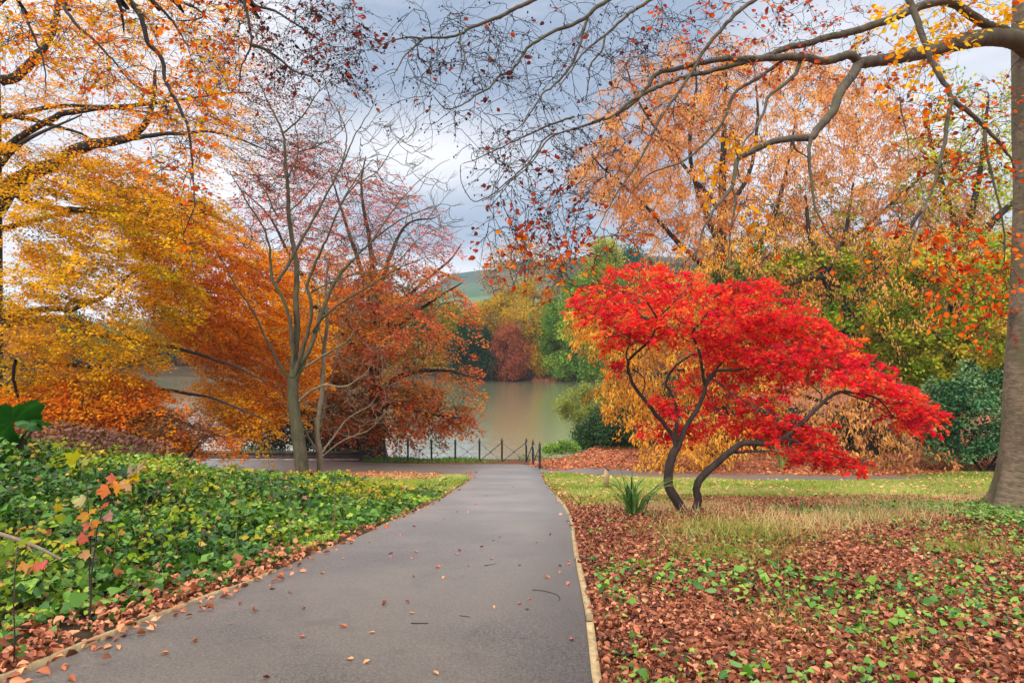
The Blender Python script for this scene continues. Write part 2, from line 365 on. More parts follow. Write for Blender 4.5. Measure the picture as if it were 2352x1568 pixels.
fv = t.a('ShaderNodeTexVoronoi', {'Vector': ob, 'Scale': 0.012}).outputs['Color']
fs = t.a('ShaderNodeSeparateColor', {0: fv}).outputs[0]
field = t.ramp(fs, [(0, C4(58, 82, 66)), (0.35, C4(92, 112, 80)), (0.5, C4(44, 66, 62)), (0.8, C4(78, 100, 78)), (1, C4(54, 76, 66))], 'CONSTANT')  # far fields: bluish distance haze is put into these dulled greens
c = t.mix(zs[1], soil, litter); c = t.mix(zs[2], c, dry); c = t.mix(zs[0], c, grass)
c = t.mix(t.rng(sp[1], 125, 150, 0, 1), c, field)
bp = t.a('ShaderNodeBump', {'Height': na, 'Strength': 0.7, 'Distance': 0.04})
fin(t, t.a('ShaderNodeBsdfPrincipled', {'Base Color': c, 'Roughness': 0.95, 'Normal': bp.outputs[0], 'Specular IOR Level': 0.2}).outputs[0])
g_o = mk("ground", np.stack([XX, YY, ZZ], -1).reshape(-1, 3), [np.stack([i, i+1, i+len(gx)+1, i+len(gx)], -1).reshape(-1, 4)], gm, None, None, True, {'zone': zc.reshape(-1, 3)})
set_props(g_o, kind='structure')

pm, t = mat("asphalt"); ob = t.a('ShaderNodeTexCoord').outputs['Object']
n1_ = t.a('ShaderNodeTexNoise', {'Vector': ob, 'Scale': 70.0, 'Detail': 6.0, 'Roughness': 0.85}).outputs[0]
n2_ = t.a('ShaderNodeTexNoise', {'Vector': ob, 'Scale': 0.7, 'Detail': 5.0}).outputs[0]
n3_ = t.a('ShaderNodeTexNoise', {'Vector': ob, 'Scale': 5.0, 'Detail': 6.0, 'Roughness': 0.65}).outputs[0]
v1_ = t.a('ShaderNodeTexVoronoi', {'Vector': ob, 'Scale': 60.0}).outputs
c = t.mix(t.rng(n1_, 0.42, 0.58, 0, 1), C4(24, 22, 21), C4(92, 86, 82))
c = t.mix(t.rng(n2_, 0.35, 0.65, 0.0, 0.4), c, C4(112, 102, 92))
c = t.mix(t.rng(n3_, 0.5, 0.75, 0.0, 0.35), c, C4(70, 64, 62))
c = t.mix(t.m('MULTIPLY', t.rng(v1_['Distance'], 0.0, 0.22, 1.0, 0.0), t.rng(t.a('ShaderNodeSeparateColor', {0: v1_['Color']}).outputs[0], 0.86, 0.9, 0, 0.8)), c, C4(190, 180, 170))
ac = t.a('ShaderNodeSeparateColor', {0: t.a('ShaderNodeAttribute', attribute_name='across').outputs['Color']}).outputs[0]
wv_ = t.m('ADD', ac, t.m('MULTIPLY', t.m('SUBTRACT', n2_, 0.5), 0.5))
c = t.mix(t.m('MULTIPLY', t.rng(wv_, 0.80, 1.0, 0, 1), 0.5), c, C4(38, 36, 38))
wv2 = t.m('ADD', ac, t.m('MULTIPLY', t.m('SUBTRACT', n3_, 0.5), 0.35))
c = t.mix(t.m('MULTIPLY', t.rng(wv2, 0.07, 0.0, 0, 1), 0.5), c, C4(70, 56, 40))
st_ = t.a('ShaderNodeTexNoise', {'Vector': ob, 'Scale': 1.7, 'Detail': 7.0, 'Roughness': 0.7, 'Distortion': 0.6}).outputs[0]
c = t.mix(t.m('MULTIPLY', t.rng(st_, 0.54, 0.66, 0, 1), 0.35), c, C4(56, 50, 46))
bp = t.a('ShaderNodeBump', {'Height': n1_, 'Strength': 0.8, 'Distance': 0.008})
pb_ = t.a('ShaderNodeBsdfPrincipled', {'Base Color': c, 'Roughness': 0.5, 'Specular IOR Level': 0.5, 'Normal': bp.outputs[0]}).outputs[0]
lw = t.a('ShaderNodeLayerWeight', {'Blend': 0.5}); gs = t.a('ShaderNodeBsdfGlossy', {'Color': t.mix(0.5, (0.9, 0.9, 0.92, 1), t.a('ShaderNodeVectorMath', {0: c, 'Scale': 6.0}, operation='SCALE').outputs[0]), 'Roughness': 0.4, 'Normal': bp.outputs[0]})
fin(t, t.a('ShaderNodeMixShader', {0: t.m('MULTIPLY', t.m('POWER', lw.outputs['Facing'], 7.0), 0.85), 1: pb_, 2: gs.outputs[0]}).outputs[0])
ys = np.r_[np.arange(-8, 24, 0.25), np.linspace(24, 27.2, 10)]
A = np.stack([xl(ys), ys], -1); B_ = np.stack([xr(ys), ys], -1)
# wavering verge where leaves and soil creep over the edge
A[:, 0] += 0.05*noise2(ys, ys*0, 3.0, 11); m_ = 17; tt = np.linspace(0, 1, m_)[None, :, None]
P = A[:, None]*(1-tt)+B_[:, None]*tt; P = np.concatenate([P, (zb(P[..., 1])+0.012)[..., None]], -1)
ii = np.arange(len(ys)-1)[:, None]*m_+np.arange(m_-1)[None]
ea = np.broadcast_to(tt, P.shape[:2]+(1,)).reshape(-1, 1)*np.ones((1, 3))
set_props(mk("path", P.reshape(-1, 3), [np.stack([ii, ii+1, ii+m_+1, ii+m_], -1).reshape(-1, 4)], pm, None, None, True, {"across": ea}), kind='structure')
V, q = ribbon(CN, CF, 120, 16, 0.008); set_props(mk("lakeside_path", V, [q], pm, None, None, True), kind='structure')
V, q = ribbon(RN, RF, 120, 10, 0.004); set_props(mk("side_path", V, [q], pm, None, None, True), kind='structure')

wm, t = mat("lake_water"); ob = t.a('ShaderNodeTexCoord').outputs['Object']
mpw = t.a('ShaderNodeMapping', {0: ob, 3: (1.0, 1.0, 1.0)}).outputs[0]
wn = t.a('ShaderNodeTexNoise', {'Vector': mpw, 'Scale': 2.4, 'Detail': 7.0, 'Roughness': 0.68}).outputs[0]
bp = t.a('ShaderNodeBump', {'Height': wn, 'Strength': 0.34, 'Distance': 0.05})
lw = t.a('ShaderNodeLayerWeight', {'Blend': 0.5}); fz_ = t.m('ADD', t.m('MULTIPLY', t.m('POWER', lw.outputs['Facing'], 1.4), 1.0), 0.02, clamp=True)
df = t.a('ShaderNodeBsdfDiffuse', {'Color': C4(176, 178, 138)}); gl = t.a('ShaderNodeBsdfGlossy', {'Color': (1, 1, 1, 1), 'Roughness': 0.1, 'Normal': bp.outputs[0]})
fin(t, t.a('ShaderNodeMixShader', {0: fz_, 1: df.outputs[0], 2: gl.outputs[0]}).outputs[0])
wx, wy = np.linspace(-160, 60, 60), np.linspace(30.4, 132, 40); WX, WY = np.meshgrid(wx, wy)
i = np.arange(39)[:, None]*60+np.arange(59)[None]
set_props(mk("lake", np.stack([WX, WY, WX*0+WATER_Z], -1).reshape(-1, 3), [np.stack([i, i+1, i+61, i+60], -1).reshape(-1, 4)], wm), kind='structure')

# ---------------------------------------------------------------- timber edging of the path
wood = bark("timber", C4(128, 106, 74), C4(172, 148, 108), 14)
def edging(fx, y0, y1, side, label, lift, Lb=2.1):
    e = empty("timber_edging", (float(fx(np.array(y0))), y0, float(zb(y0))), label, "path edging")
    y = y0; k = 0
    while y < y1:
        yb = min(y+Lb, y1); yy = np.linspace(y+0.006, yb-0.006, 9); mb = MB()
        x0 = fx(yy)+(0.0 if side > 0 else -0.03)+0.006*math.sin(k*2.3); x1 = x0+(0.045 if side > 0 else 0.03)
        zt = zb(yy)+lift+0.006*math.sin(k*1.7); zbm = zt-0.14
        V = np.stack([np.stack([x0, yy, zbm], -1), np.stack([x1, yy, zbm], -1), np.stack([x1, yy, zt], -1), np.stack([x0, yy, zt], -1)], 1).reshape(-1, 3)
        j = np.arange(8)[:, None]*4; s0 = np.arange(4)[None]; s1 = (s0+1) % 4
        q = np.stack([j+s0, j+s1, j+4+s1, j+4+s0], -1).reshape(-1, 4)
        mb.add(V, q, np.array([[0, 1, 2, 3], [35, 34, 33, 32]])).build("board", wood, e)
        y = yb; k += 1
edging(xr, 2.2, 15.5, 1, "low pale timber edging boards along the right side of the grey path", 0.03)
edging(lambda y: xl(y)-0.0, 2.2, 5.9, -1, "low timber edging boards at the bottom left side of the path under the ivy", 0.022)

# ---------------------------------------------------------------- low wall and kerb beside the lakeside path
stone = simple("wall_stone", C4(112, 100, 98), 0.9, var=0.25, scale=6, bump=0.4); stone2 = simple("coping_stone", C4(74, 64, 60), 0.9, scale=8, bump=0.3); kerbm = simple("kerb_stone", C4(176, 168, 156), 0.8, scale=5, bump=0.2)
xa, xb_ = float(U(-300,0,30.6)[0]), float(U(838,0,30.3)[0]); yw = 30.75
def strip(name, par, x0, x1, y0, y1, za, zb_, mt, n=1, gap=0.0):
    for k in range(n):
        a = x0+(x1-x0)*k/n; b = x0+(x1-x0)*(k+1)/n-gap
        V, q = box(((a+b)/2, (y0+y1)/2, (za+zb_)/2), ((b-a)/2, (y1-y0)/2, (zb_-za)/2)); mk(name, V, [q], mt, par)
zw = float(zb(30.5))
e = empty("retaining_wall", ((xa+xb_)/2, yw, zw), "long low grey stone retaining wall with dark coping behind the lakeside path", "wall")
strip("wall_face", e, xa, xb_, yw, yw+0.35, zw-0.5, zw+0.20, stone); strip("coping", e, xa, xb_+0.02, yw-0.03, yw+0.4, zw+0.2, zw+0.27, stone2, 12, 0.012)
e = empty("kerb", ((xa+xb_)/2, yw-0.3, zw), "thin pale stone kerb along the foot of the retaining wall", "kerb")
strip("kerb_block", e, xa, xb_-0.3, yw-0.42, yw-0.28, zw-0.2, zw+0.05, kerbm, 20, 0.02)

# ---------------------------------------------------------------- lakeside fence
iron = simple("black_iron", C4(26, 25, 30), 0.45, 0.0, 0.2); galv = simple("grey_bar", C4(120, 122, 134), 0.45, 0.4, 0.15)
fp = [(829.7,1054,1010),(882.6,1059,1008),(937,1056.5,1006),(991,1058,1006),(1045.7,1059,1005.5),(1101.3,1060,1004.5),(1152.9,1062.5,1003.5),(1208.7,1062,1003.5),(1224,1067.5,1008),(1239.7,1076.5,1013)]
base = []
for px, b, tp in fp:
    d = float(G(px, b)[1]) if b < 1070 else float(G(px, b)[1]); d = {True: 29.6, False: d}[px < 1210]
    if px > 1215: d = 28.0 if px < 1230 else 26.6
    base.append((U(px, b, d), U(px, tp, d)))
fe = empty("lakeside_fence", tuple(base[4][0]), "black iron post fence with crossed braces and wires on the lake edge", "fence")
bars = []
for a, b in base:
    h = b[2]-a[2]; r = 0.042; mb = MB()
    V, q = tubes(np.array([a+(0,0,-.15), a+(0,0,h*0.2), a+(0,0,h*0.84)]), np.full(3, r), 10); mb.add(V, q)
    V, q = tubes(np.array([a+(0,0,h*0.83), a+(0,0,h*0.865), a+(0,0,h*0.87)]), np.array([r*1.35, r*1.35, 0.005]), 10); mb.add(V, q)
    V, q = tubes(np.array([a+(0,0,h*0.86), a+(0,0,h*0.9), a+(0,0,h)]), np.array([r*0.8, r*0.75, 0.004]), 8); mb.add(V, q)
    mb.build("post", iron, fe)
for k in range(len(base)-1):
    a, b = base[k], base[k+1]; n = 9
    def at(t_, f): return (a[0]*(1-t_)+b[0]*t_)+np.array([0, 0, 1])*f*((a[1][2]-a[0][2])*(1-t_)+(b[1][2]-b[0][2])*t_)
    for f0, f1, mt, r in ((0.05, 0.78, iron if k >= 5 else galv, 0.018 if k >= 5 else 0.013), (0.78, 0.05, galv, 0.016 if k >= 5 else 0.012)):
        mid = at(0.5, 0.42); off = np.array([0, 0.02 if f0 < .5 else -0.02, 0])
        V, q = tubes(np.array([at(0.02, f0)+off, (at(0.02, f0)+mid)/2+off, mid+off, (mid+at(0.98, f1))/2+off, at(0.98, f1)+off]), np.full(5, r), 6)
        mk("brace", V, [q], mt, fe)
    V, q = tubes(np.array([mid+(0,-.05,0), mid+(0,.05,0)]), np.full(2, 0.03), 8); mk("brace_hub", V, [q, np.arange(8)[None]], iron, fe)
for f in (0.17, 0.35, 0.53, 0.80):
    pts = np.array([a+(0, 0, (b[2]-a[2])*f) for a, b in base]); V, q = tubes(pts, np.full(len(pts), 0.0045), 4); mk("wire", V, [q], galv, fe)

# stub post beside the strap leaved plant
b = G(1393, 1119); h = 0.55*1.0; e = empty("stub_post", tuple(b), "short weathered wooden stub post with slanted top on the right lawn", "post")
hw = 0.055*1.1; V, q = box(b+(0, 0, h/2-0.05), (hw, hw*0.8, h/2+0.05)); V[[5, 6], 2] -= 0.09; mk("shaft", V, [q], wood, e)
V2 = V.copy()[[4,5,6,7]]; cpt = V2.mean(0); V2 = cpt+(V2-cpt)*1.15; V2[:, 2] += 0.003; V3 = V2+(0, 0, 0.03)
mk("cap", np.vstack([V2, V3]), [np.array([[0,3,2,1],[4,5,6,7],[0,1,5,4],[1,2,6,5],[2,3,7,6],[3,0,4,7]])], B_dark, e)
# ================================================================ TREES
def limbP(pts, d0, d1, r0, r1, step=0.15, wob=0.0, kx=None):
    """hand-digitised limb: picture points, depth from d0 to d1, radius from r0 to r1 metres"""
    pts = np.array(pts, float)
    if kx: pts = np.stack([kx[0]+pts[:, 0]*kx[2], kx[1]+pts[:, 1]*kx[2]], -1)
    L = np.r_[0, np.cumsum(np.hypot(*np.diff(pts, axis=0).T))]; t = L/L[-1]
    d = d0+(d1-d0)*t+wob*np.sin(t*5+pts[0, 0])*t
    P = catmull(U(pts[:, 0], pts[:, 1], d), step)
    l = np.r_[0, np.cumsum(np.linalg.norm(np.diff(P, axis=0), axis=1))]; tt = l/l[-1]
    P[1:-1] += rng.normal(size=(len(P)-2, 3))*np.minimum(0.01, step*0.05)
    return P, r0*(1-tt)**1.0+r1*tt**0.8*1.0 if r1 < r0 else r0+(r1-r0)*tt
class Skel:
    def __init__(s): s.P = np.zeros((60000, 3)); s.T = np.zeros((60000, 3)); s.R = np.zeros(60000); s.n = 0
    def add(s, P, R):
        k = len(P); s.P[s.n:s.n+k] = P; s.T[s.n:s.n+k] = nrm(np.gradient(P, axis=0)) if k > 1 else (0, 0, 1); s.R[s.n:s.n+k] = R; s.n += k
    def grow(s, Q, rt, rk, lift=0.1, K=7, wob=0.05, back=0.35, nodes=True):
        d0 = np.array([np.min(np.sum((s.P[:s.n:3]-q)**2, 1)) for q in Q]); out = []; rad_ = []
        dirs = np.zeros((len(Q), 3)); t = np.linspace(0, 1, K)[:, None]
        for j in np.argsort(d0):
            q = Q[j]; v = q-s.P[:s.n]; dist = np.sqrt((v*v).sum(1))+1e-6
            cost = dist*(1+back-back*(s.T[:s.n]*v).sum(1)/dist); i = int(np.argmin(cost)); L = dist[i]
            p = s.P[i]; c = p+s.T[i]*L*0.35+np.array([0, 0, lift*L])
            B = p*(1-t)**2+2*c*t*(1-t)+q*t*t; B[1:-1] += rng.normal(size=(K-2, 3))*wob*L*0.5
            ra = min(s.R[i]*0.75, rt+rk*L); R = np.linspace(max(ra, rt), rt, K)
            out.append(B); rad_.append(R); dirs[j] = B[-1]-B[-2]
            if nodes: s.add(B[2:], R[2:])
        return np.array(out), np.array(rad_), nrm(dirs)
def samp(poly, n, holes=(), minsep=0.0):
    poly = np.array(poly, float); lo, hi = poly.min(0), poly.max(0); R = []
    while len(R) < n:
        p = rng.uniform(lo, hi, (max(200, n*3), 2)); k = inpoly(p[:, 0], p[:, 1], poly)
        for h in holes: k &= ~inpoly(p[:, 0], p[:, 1], h)
        p = p[k]; R.extend(p.tolist())
    p = np.array(R[:max(n*3, n)]) if minsep else np.array(R[:n])
    if minsep:                                    # thin out for even spacing
        keep = [p[0]]
        for q in p[1:]:
            if len(keep) >= n: break
            if np.min(np.sum((np.array(keep)-q)**2, 1)) > minsep**2: keep.append(q)
        p = np.array(keep)
    return p
def tree(name, label, cat, base, limbs, crowns, bk, group=None, twigmat=None, S=9, trunkparts=1, lobj=True, names=None):
    """limbs: list of (P,R); the first trunkparts are the trunk"""
    e = empty(name, tuple(np.asarray(base, float)), label, cat, group); sk = Skel()
    if limbs:
        mb = MB()
        for P, R in limbs[:trunkparts]: mb.add(*tubes(P, R, S+5))
        mb.build("trunk", bk, e, True)
        for P, R in limbs: sk.add(P, R)
        if lobj:
            for P, R in limbs[trunkparts:]: mk("limb", *[(v, [q]) for v, q in [tubes(P, R, S)]][0], bk, e, None, True)
        elif len(limbs) > trunkparts:
            mb = MB()
            for P, R in limbs[trunkparts:]: mb.add(*tubes(P, R, S))
            mb.build("limbs", bk, e, True)
    tw = MB(); byt = {}
    for c in crowns:
        n = c['n']; p = samp(c['poly'], n, c.get('holes', ()), c.get('sep', 0)); n = len(p)
        poly = np.array(c['poly'], float); edge = dpoly(p[:, 0], p[:, 1], poly); hd = c.get('D', 1.0)*np.sqrt(np.clip(edge/c.get('Rm', np.sqrt(np.ptp(poly[:, 0])*np.ptp(poly[:, 1]))*0.35), 0.04, 1))
        if c.get('d') is None:                     # depth of the nearest limb seen from here
            S2 = sk.P[:sk.n]; sx = 1176+S2[:, 0]/S2[:, 1]*FP; sy = 784-S2[:, 2]/S2[:, 1]*FP
            dd = np.array([S2[np.argmin((sx-a)**2+(sy-b)**2), 1] for a, b in p])
        else: dd = c['d']
        dd = dd+rng.uniform(-1, 1, n)*hd+c.get('shift', 0)
        if 'dmin' in c: dd = np.maximum(dd, c['dmin'])
        Q = U(p[:, 0], p[:, 1], dd)
        zf = zg(Q[:, 0], Q[:, 1], False)+0.12; Q[:, 2] = np.maximum(Q[:, 2], zf)
        if sk.n and c.get('grow', True):
            B, R, dr = sk.grow(Q, c.get('rt', 0.006), c.get('rk', 0.008), c.get('lift', 0.1), wob=c.get('wob', 0.08), back=c.get('back', 0.35))
            tw.add(*tubes(B, R, c.get('ts', 5)))
        else: dr = nrm(np.c_[rng.normal(size=(n, 2)), rng.normal(size=n)*0.3]); 
        if not sk.n and not c.get('grow', True): pass
        up = np.array([0, 0, 1.0]); a = dr+np.array(c.get('dir', (0, 0, 0)))*c.get('dk', 1.0)+rv(n)*0.25; a[:, 2] = a[:, 2]*c.get('flat', 0.3)-c.get('droop', 0.1); a = nrm(a)
        b = nrm(np.cross(a, up)); nn = np.cross(b, a); s = rng.uniform(0.55, 1.35, n)
        Ls, W, T = c.get('L', 0.8), c.get('W', 0.35), c.get('T', 0.05); m = c.get('m', 50); sag = c.get('sag', 0.15)
        # twigs of the spray
        ns = c.get('side', 4)
        if ns >= 0:
            t = np.linspace(0, 1, 4)[None, :, None]; A = Q[:, None]+a[:, None]*t*(Ls*s)[:, None, None]-up*(sag*t**2*(Ls*s)[:, None, None])
            A[:, 1:] += rng.normal(size=(n, 3, 3))*0.03*Ls
            rt = c.get('rt', 0.006); tw.add(*tubes(A, np.broadcast_to(np.linspace(rt, rt*0.45, 4), (n, 4)), 4))
            if ns > 0:
                t0 = rng.uniform(0.05, 0.85, (n, ns)); p0 = Q[:, None]+a[:, None]*(t0*(Ls*s)[:, None])[..., None]-up*(sag*t0**2*(Ls*s)[:, None])[..., None]
                sg = np.where(np.arange(ns) % 2, 1, -1)[None, :, None]; dv = nrm(a[:, None]*0.75+b[:, None]*sg*rng.uniform(0.3, 1.1, (n, ns, 1))+rng.normal(size=(n, ns, 3))*c.get('tj', 0.15))
                l = (W*1.1*s)[:, None]*rng.uniform(0.5, 1.2, (n, ns)); t = np.linspace(0, 1, 3)[None, None, :, None]
                Bs = p0[:, :, None]+dv[:, :, None]*t*l[:, :, None, None]+np.array([0, 0, c.get('curl', 0.0)])*t**2*l[:, :, None, None]
                tw.add(*tubes(Bs.reshape(-1, 3, 3), np.broadcast_to(np.linspace(rt*0.55, rt*0.3, 3), (n*ns, 3)), 3))
                if c.get('sub', 0):
                    k_ = c['sub']; e0 = Bs[:, :, None, 1]*0.6+Bs[:, :, None, 2]*0.4; e0 = e0+rng.normal(size=(n, ns, k_, 3))*0.0; e0 = Bs[:, :, None, 0]+(Bs[:, :, None, 2]-Bs[:, :, None, 0])*rng.uniform(0.3, 1, (n, ns, k_, 1))
                    dv2 = nrm(dv[:, :, None]+rng.normal(size=(n, ns, k_, 3))*0.55+np.array([0, 0, c.get('curl', 0.0)])); l2 = l[:, :, None, None]*rng.uniform(0.3, 0.6, (n, ns, k_, 1))
                    B2 = np.stack([e0, e0+dv2*l2*0.5, e0+dv2*l2], -2); tw.add(*tubes(B2.reshape(-1, 3, 3), np.broadcast_to(np.linspace(rt*0.35, rt*0.22, 3), (n*ns*k_, 3)), 3))
                    if c.get('seeds', 0):
                        tip = B2[..., 2, :].reshape(-1, 3); tip = tip[rng.random(len(tip)) < c['seeds']]; N = len(tip)
                        V, Fs, cc = leaves(tip, rv(N)*0.5+(0, 0, -1), rv(N), rng.uniform(0.018, 0.03, N), palette([(40, 30, 34), (74, 46, 44)], rng.random(N)), 'seed'); byt.setdefault('seed_pods', MB()).add(V, *Fs, col=cc)
        if m > 0:
            mm = rng.poisson(m*s/0.95) if m >= 3 else rng.poisson(m, n); idx = np.repeat(np.arange(n), mm); N = len(idx)
            if N == 0: continue
            u = rng.random(N)**0.8; v = rng.normal(size=N)*0.45; sc1 = (Ls*s)[idx]
            mode = c.get('mode', 'spray')
            if mode == 'ball':
                o = rv(N); o = nrm(o)*(rng.random((N, 1))**0.45); pos = Q[idx]+o*np.array([Ls, Ls, T if 'T' in c else Ls])*s[idx][:, None]
                d = nrm(o*0.8+rv(N)*0.6); nr_ = nrm(o+rv(N)*0.7+(0, 0, 0.4))
            else:
                pos = Q[idx]+a[idx]*(u*sc1)[:, None]+b[idx]*(v*W*s[idx]*(1.15-0.7*u))[:, None]+nn[idx]*(rng.normal(size=N)*T)[:, None]-up*(sag*u**2*sc1)[:, None]
                if mode == 'droop':
                    d = nrm(rv(N)*0.45+(0, 0, -1.0)+a[idx]*0.4); nr_ = rv(N)*1.0+(0, 0, 0.3)
                else:
                    d = nrm(a[idx]*0.8+b[idx]*np.sign(v)[:, None]*0.7+rv(N)*0.35); nr_ = nrm(up+rv(N)*c.get('tilt', 0.45))
            size = c.get('size', 0.07)*rng.uniform(0.7, 1.2, N)
            pt = rng.normal(size=n)*c.get('pv', 0.16)+0.5
            if 'grad' in c:
                x0, y0, x1, y1, am = c['grad']; pt = pt+am*(((p[:, 0]-x0)*(x1-x0)+(p[:, 1]-y0)*(y1-y0))/((x1-x0)**2+(y1-y0)**2)-0.5)
            col = palette(c['pal'], pt[idx]+rng.normal(size=N)*c.get('lv', 0.12))*rng.uniform(0.8, 1.15, (N, 1))
            V, Fs, cc = leaves(pos, d, nr_, size, col, c.get('tpl', 'diamond'))
            byt.setdefault(c.get('part', 'foliage'), MB()).add(V, *Fs, col=cc)
    if tw.n: tw.build("twigs", twigmat or bk, e, False)
    for k, mb in byt.items(): mb.build(k, c.get('lm', M_leaf), e)
    return e
def trunk_line(px, ybase_z, d, top_py, r0, r1, lean=0, flare=1.5, n=14, sway=0.15):
    """straight-ish trunk standing on the ground at picture column px, depth d"""
    x = (px-1176)/FP*d; z0 = float(zg(x, d, False)); z1 = (784-top_py)/FP*d; t = np.linspace(0, 1, n)
    P = np.stack([x+lean*t+sway*np.sin(t*4+px)*t*(1-t)*2, d+sway*np.cos(t*3+px)*t*(1-t), z0-0.2+(z1-z0+0.2)*t], -1)
    R = (r0+(r1-r0)*t)*(1+(flare-1)*np.exp(-t*14)); return P, R
K1 = (0, 0, 0.36004); K5 = (846.7, 0, 0.35994); K6 = (1552.3, 0, 0.36004); K4 = (1223.0, 564.5, 0.44993); KB = (470.4, 141.1, 0.44997); K2 = (0, 517.4, 0.36004)

# ---- right-hand beech ---------------------------------------------------------
d_ = 11.3; tb = G(2345, 1192); ax = (2396-1176)/FP*d_
t = np.linspace(0, 1, 46); zz = tb[2]-0.25+(11-tb[2])*t; R = 0.49+0.27*np.exp(-(zz-tb[2]+0.25)/0.55)+0.05*np.exp(-(zz-tb[2])/2.0)-0.02*np.clip(zz, 0, 9)
Pt = np.stack([ax+0.05*np.sin(zz*0.9)+0*zz, d_+0*zz, zz], -1)
V, q = tubes(Pt, R, 40); ang = np.arctan2(V[:, 1]-d_, V[:, 0]-ax); lowk = np.exp(-(V[:, 2]-tb[2])/0.7)
V[:, :2] = np.array([ax, d_])+(V[:, :2]-np.array([ax, d_]))*(1+0.10*lowk*np.sin(ang*6+1)+0.012*np.sin(ang*9+V[:, 2]*3))[:, None]
trunk_geo = (V, q)
L = []
L.append(limbP([(2270,330),(2180,262),(2080,240),(1900,250),(1600,330),(1350,380),(1180,405)], 11.2, 9.2, 0.15, 0.068, 0.08, kx=K6))
L.append(limbP([(1260,392),(1180,398),(1110,352),(1060,362),(940,390),(850,370),(760,365),(600,370),(400,380),(300,375),(150,405),(0,440),(-130,475),(-190,570),(-275,660),(-380,740)], 9.3, 7.2, 0.060, 0.014, 0.08, kx=K6))
L.append(limbP([(2240,330),(2110,200),(2000,170),(1900,110),(1820,50),(1760,20),(1680,10),(1560,40),(1450,90),(1350,130),(1200,180),(1060,220),(960,240),(840,280),(720,300),(620,345),(540,370),(350,420),(200,460),(100,480),(-20,520),(-150,570),(-290,650),(-420,750),(-650,820),(-800,860)], 11.2, 6.4, 0.08, 0.006, 0.08, kx=K6))
L.append(limbP([(-800,860),(-850,900),(-880,960),(-960,1060),(-1080,1160),(-1170,1240),(-1290,1285),(-1350,1205),(-1375,1130),(-1370,1050)], 6.4, 6.0, 0.008, 0.003, 0.05, kx=K6))
L.append(limbP([(1250,388),(1175,405),(1150,440),(1120,490),(1050,580),(1010,700),(970,750),(900,830),(860,880),(800,880),(650,895),(560,930),(480,970),(400,1010),(380,1080),(365,1180),(340,1220),(250,1330),(180,1450),(140,1600),(120,1700)], 9.3, 6.6, 0.070, 0.004, 0.07, kx=K6))
L.append(limbP([(860,880),(850,960),(850,1040),(870,1180),(880,1290),(910,1370),(960,1470),(1030,1560),(1060,1650)], 8.0, 7.6, 0.022, 0.005, 0.06, kx=K6))
L.append(limbP([(750,895),(760,950),(850,1010)], 7.9, 8.0, 0.014, 0.006, 0.06, kx=K6))
L.append(limbP([(360,1190),(380,1280),(355,1430),(340,1580),(320,1700)], 7.0, 6.8, 0.013, 0.004, 0.05, kx=K6))
L.append(limbP([(1440,-240),(1490,0),(1530,100),(1560,200),(1600,290),(1630,380),(1680,480),(1730,560),(1755,640),(1735,740),(1720,880),(1690,1010),(1640,1200),(1580,1350),(1500,1560),(1480,1680)], 8.2, 7.0, 0.044, 0.004, 0.07, kx=K6))
L.append(limbP([(1755,635),(1860,710),(1950,790),(2030,880),(2100,960),(2140,1020),(2170,1100)], 7.8, 8.0, 0.03, 0.01, 0.06, kx=K6))
L.append(limbP([(1970,830),(1980,960),(2020,1120),(2050,1260),(2080,1380),(2100,1550),(2095,1700)], 7.8, 7.6, 0.018, 0.005, 0.06, kx=K6))
L.append(limbP([(790,390),(770,460),(690,540),(590,620),(560,720),(500,830),(440,900),(400,1010)], 8.8, 7.2, 0.026, 0.007, 0.06, kx=K6))
L.append(limbP([(680,385),(540,490),(400,570),(350,640),(320,730),(250,850),(100,990),(0,1050),(-150,1100),(-260,1200),(-330,1330)], 8.7, 6.6, 0.024, 0.004, 0.06, kx=K6))
L.append(limbP([(1430,640),(1450,760),(1480,900),(1475,1030)], 7.6, 7.6, 0.008, 0.004, 0.06, kx=K6))
L.append(limbP([(700,-150),(490,10),(380,90),(290,190),(190,310),(120,430),(60,520),(0,610),(-100,760),(-220,1000),(-380,1240),(-520,1500)], 7.6, 6.4, 0.026, 0.004, 0.06, kx=K6))
hb = [([(1750,-120),(1530,0),(1440,60),(1390,110),(1300,160),(1180,200),(1080,260),(1010,310),(960,390),(900,460),(840,480),(770,560),(680,610),(620,660),(540,690),(480,690),(420,620)], 7.4, 6.0, 0.026, 0.004),
 ([(1395,110),(1370,200),(1340,310),(1290,420),(1200,530),(1110,600),(1060,680),(1010,760),(950,820),(860,850)], 7.2, 6.3, 0.016, 0.004),
 ([(2000,-130),(1800,0),(1650,100),(1510,225),(1400,310),(1330,390),(1280,470),(1200,580)], 7.6, 6.6, 0.022, 0.005),
 ([(1510,225),(1490,320),(1415,420),(1405,520),(1385,650)], 7.3, 7.0, 0.012, 0.004),
 ([(1250,-120),(1050,0),(950,50),(850,100),(750,140),(650,180),(580,220),(490,240),(400,240),(340,245),(250,240),(150,260),(0,325)], 7.0, 5.8, 0.026, 0.003),
 ([(350,250),(280,310),(220,370),(190,440),(120,480)], 6.0, 5.8, 0.009, 0.003),
 ([(590,215),(580,280),(610,330),(610,400),(590,460),(560,550)], 6.2, 6.1, 0.009, 0.003),
 ([(1310,745),(1150,800),(1000,870),(850,940),(700,1010),(600,1045)], 6.9, 6.3, 0.011, 0.003),
 ([(1500,750),(1330,820),(1190,860),(1130,910),(1080,980),(1000,1080),(900,1160),(800,1250),(720,1285)], 6.8, 6.2, 0.011, 0.003)]
for p_, a_, b_, r0_, r1_ in hb: L.append(limbP(p_, a_, b_, r0_, r1_, 0.06, kx=K5))
PB = [(66, 38, 44), (110, 44, 40), (150, 56, 40), (186, 74, 34)]       # dark beech leaves against the sky
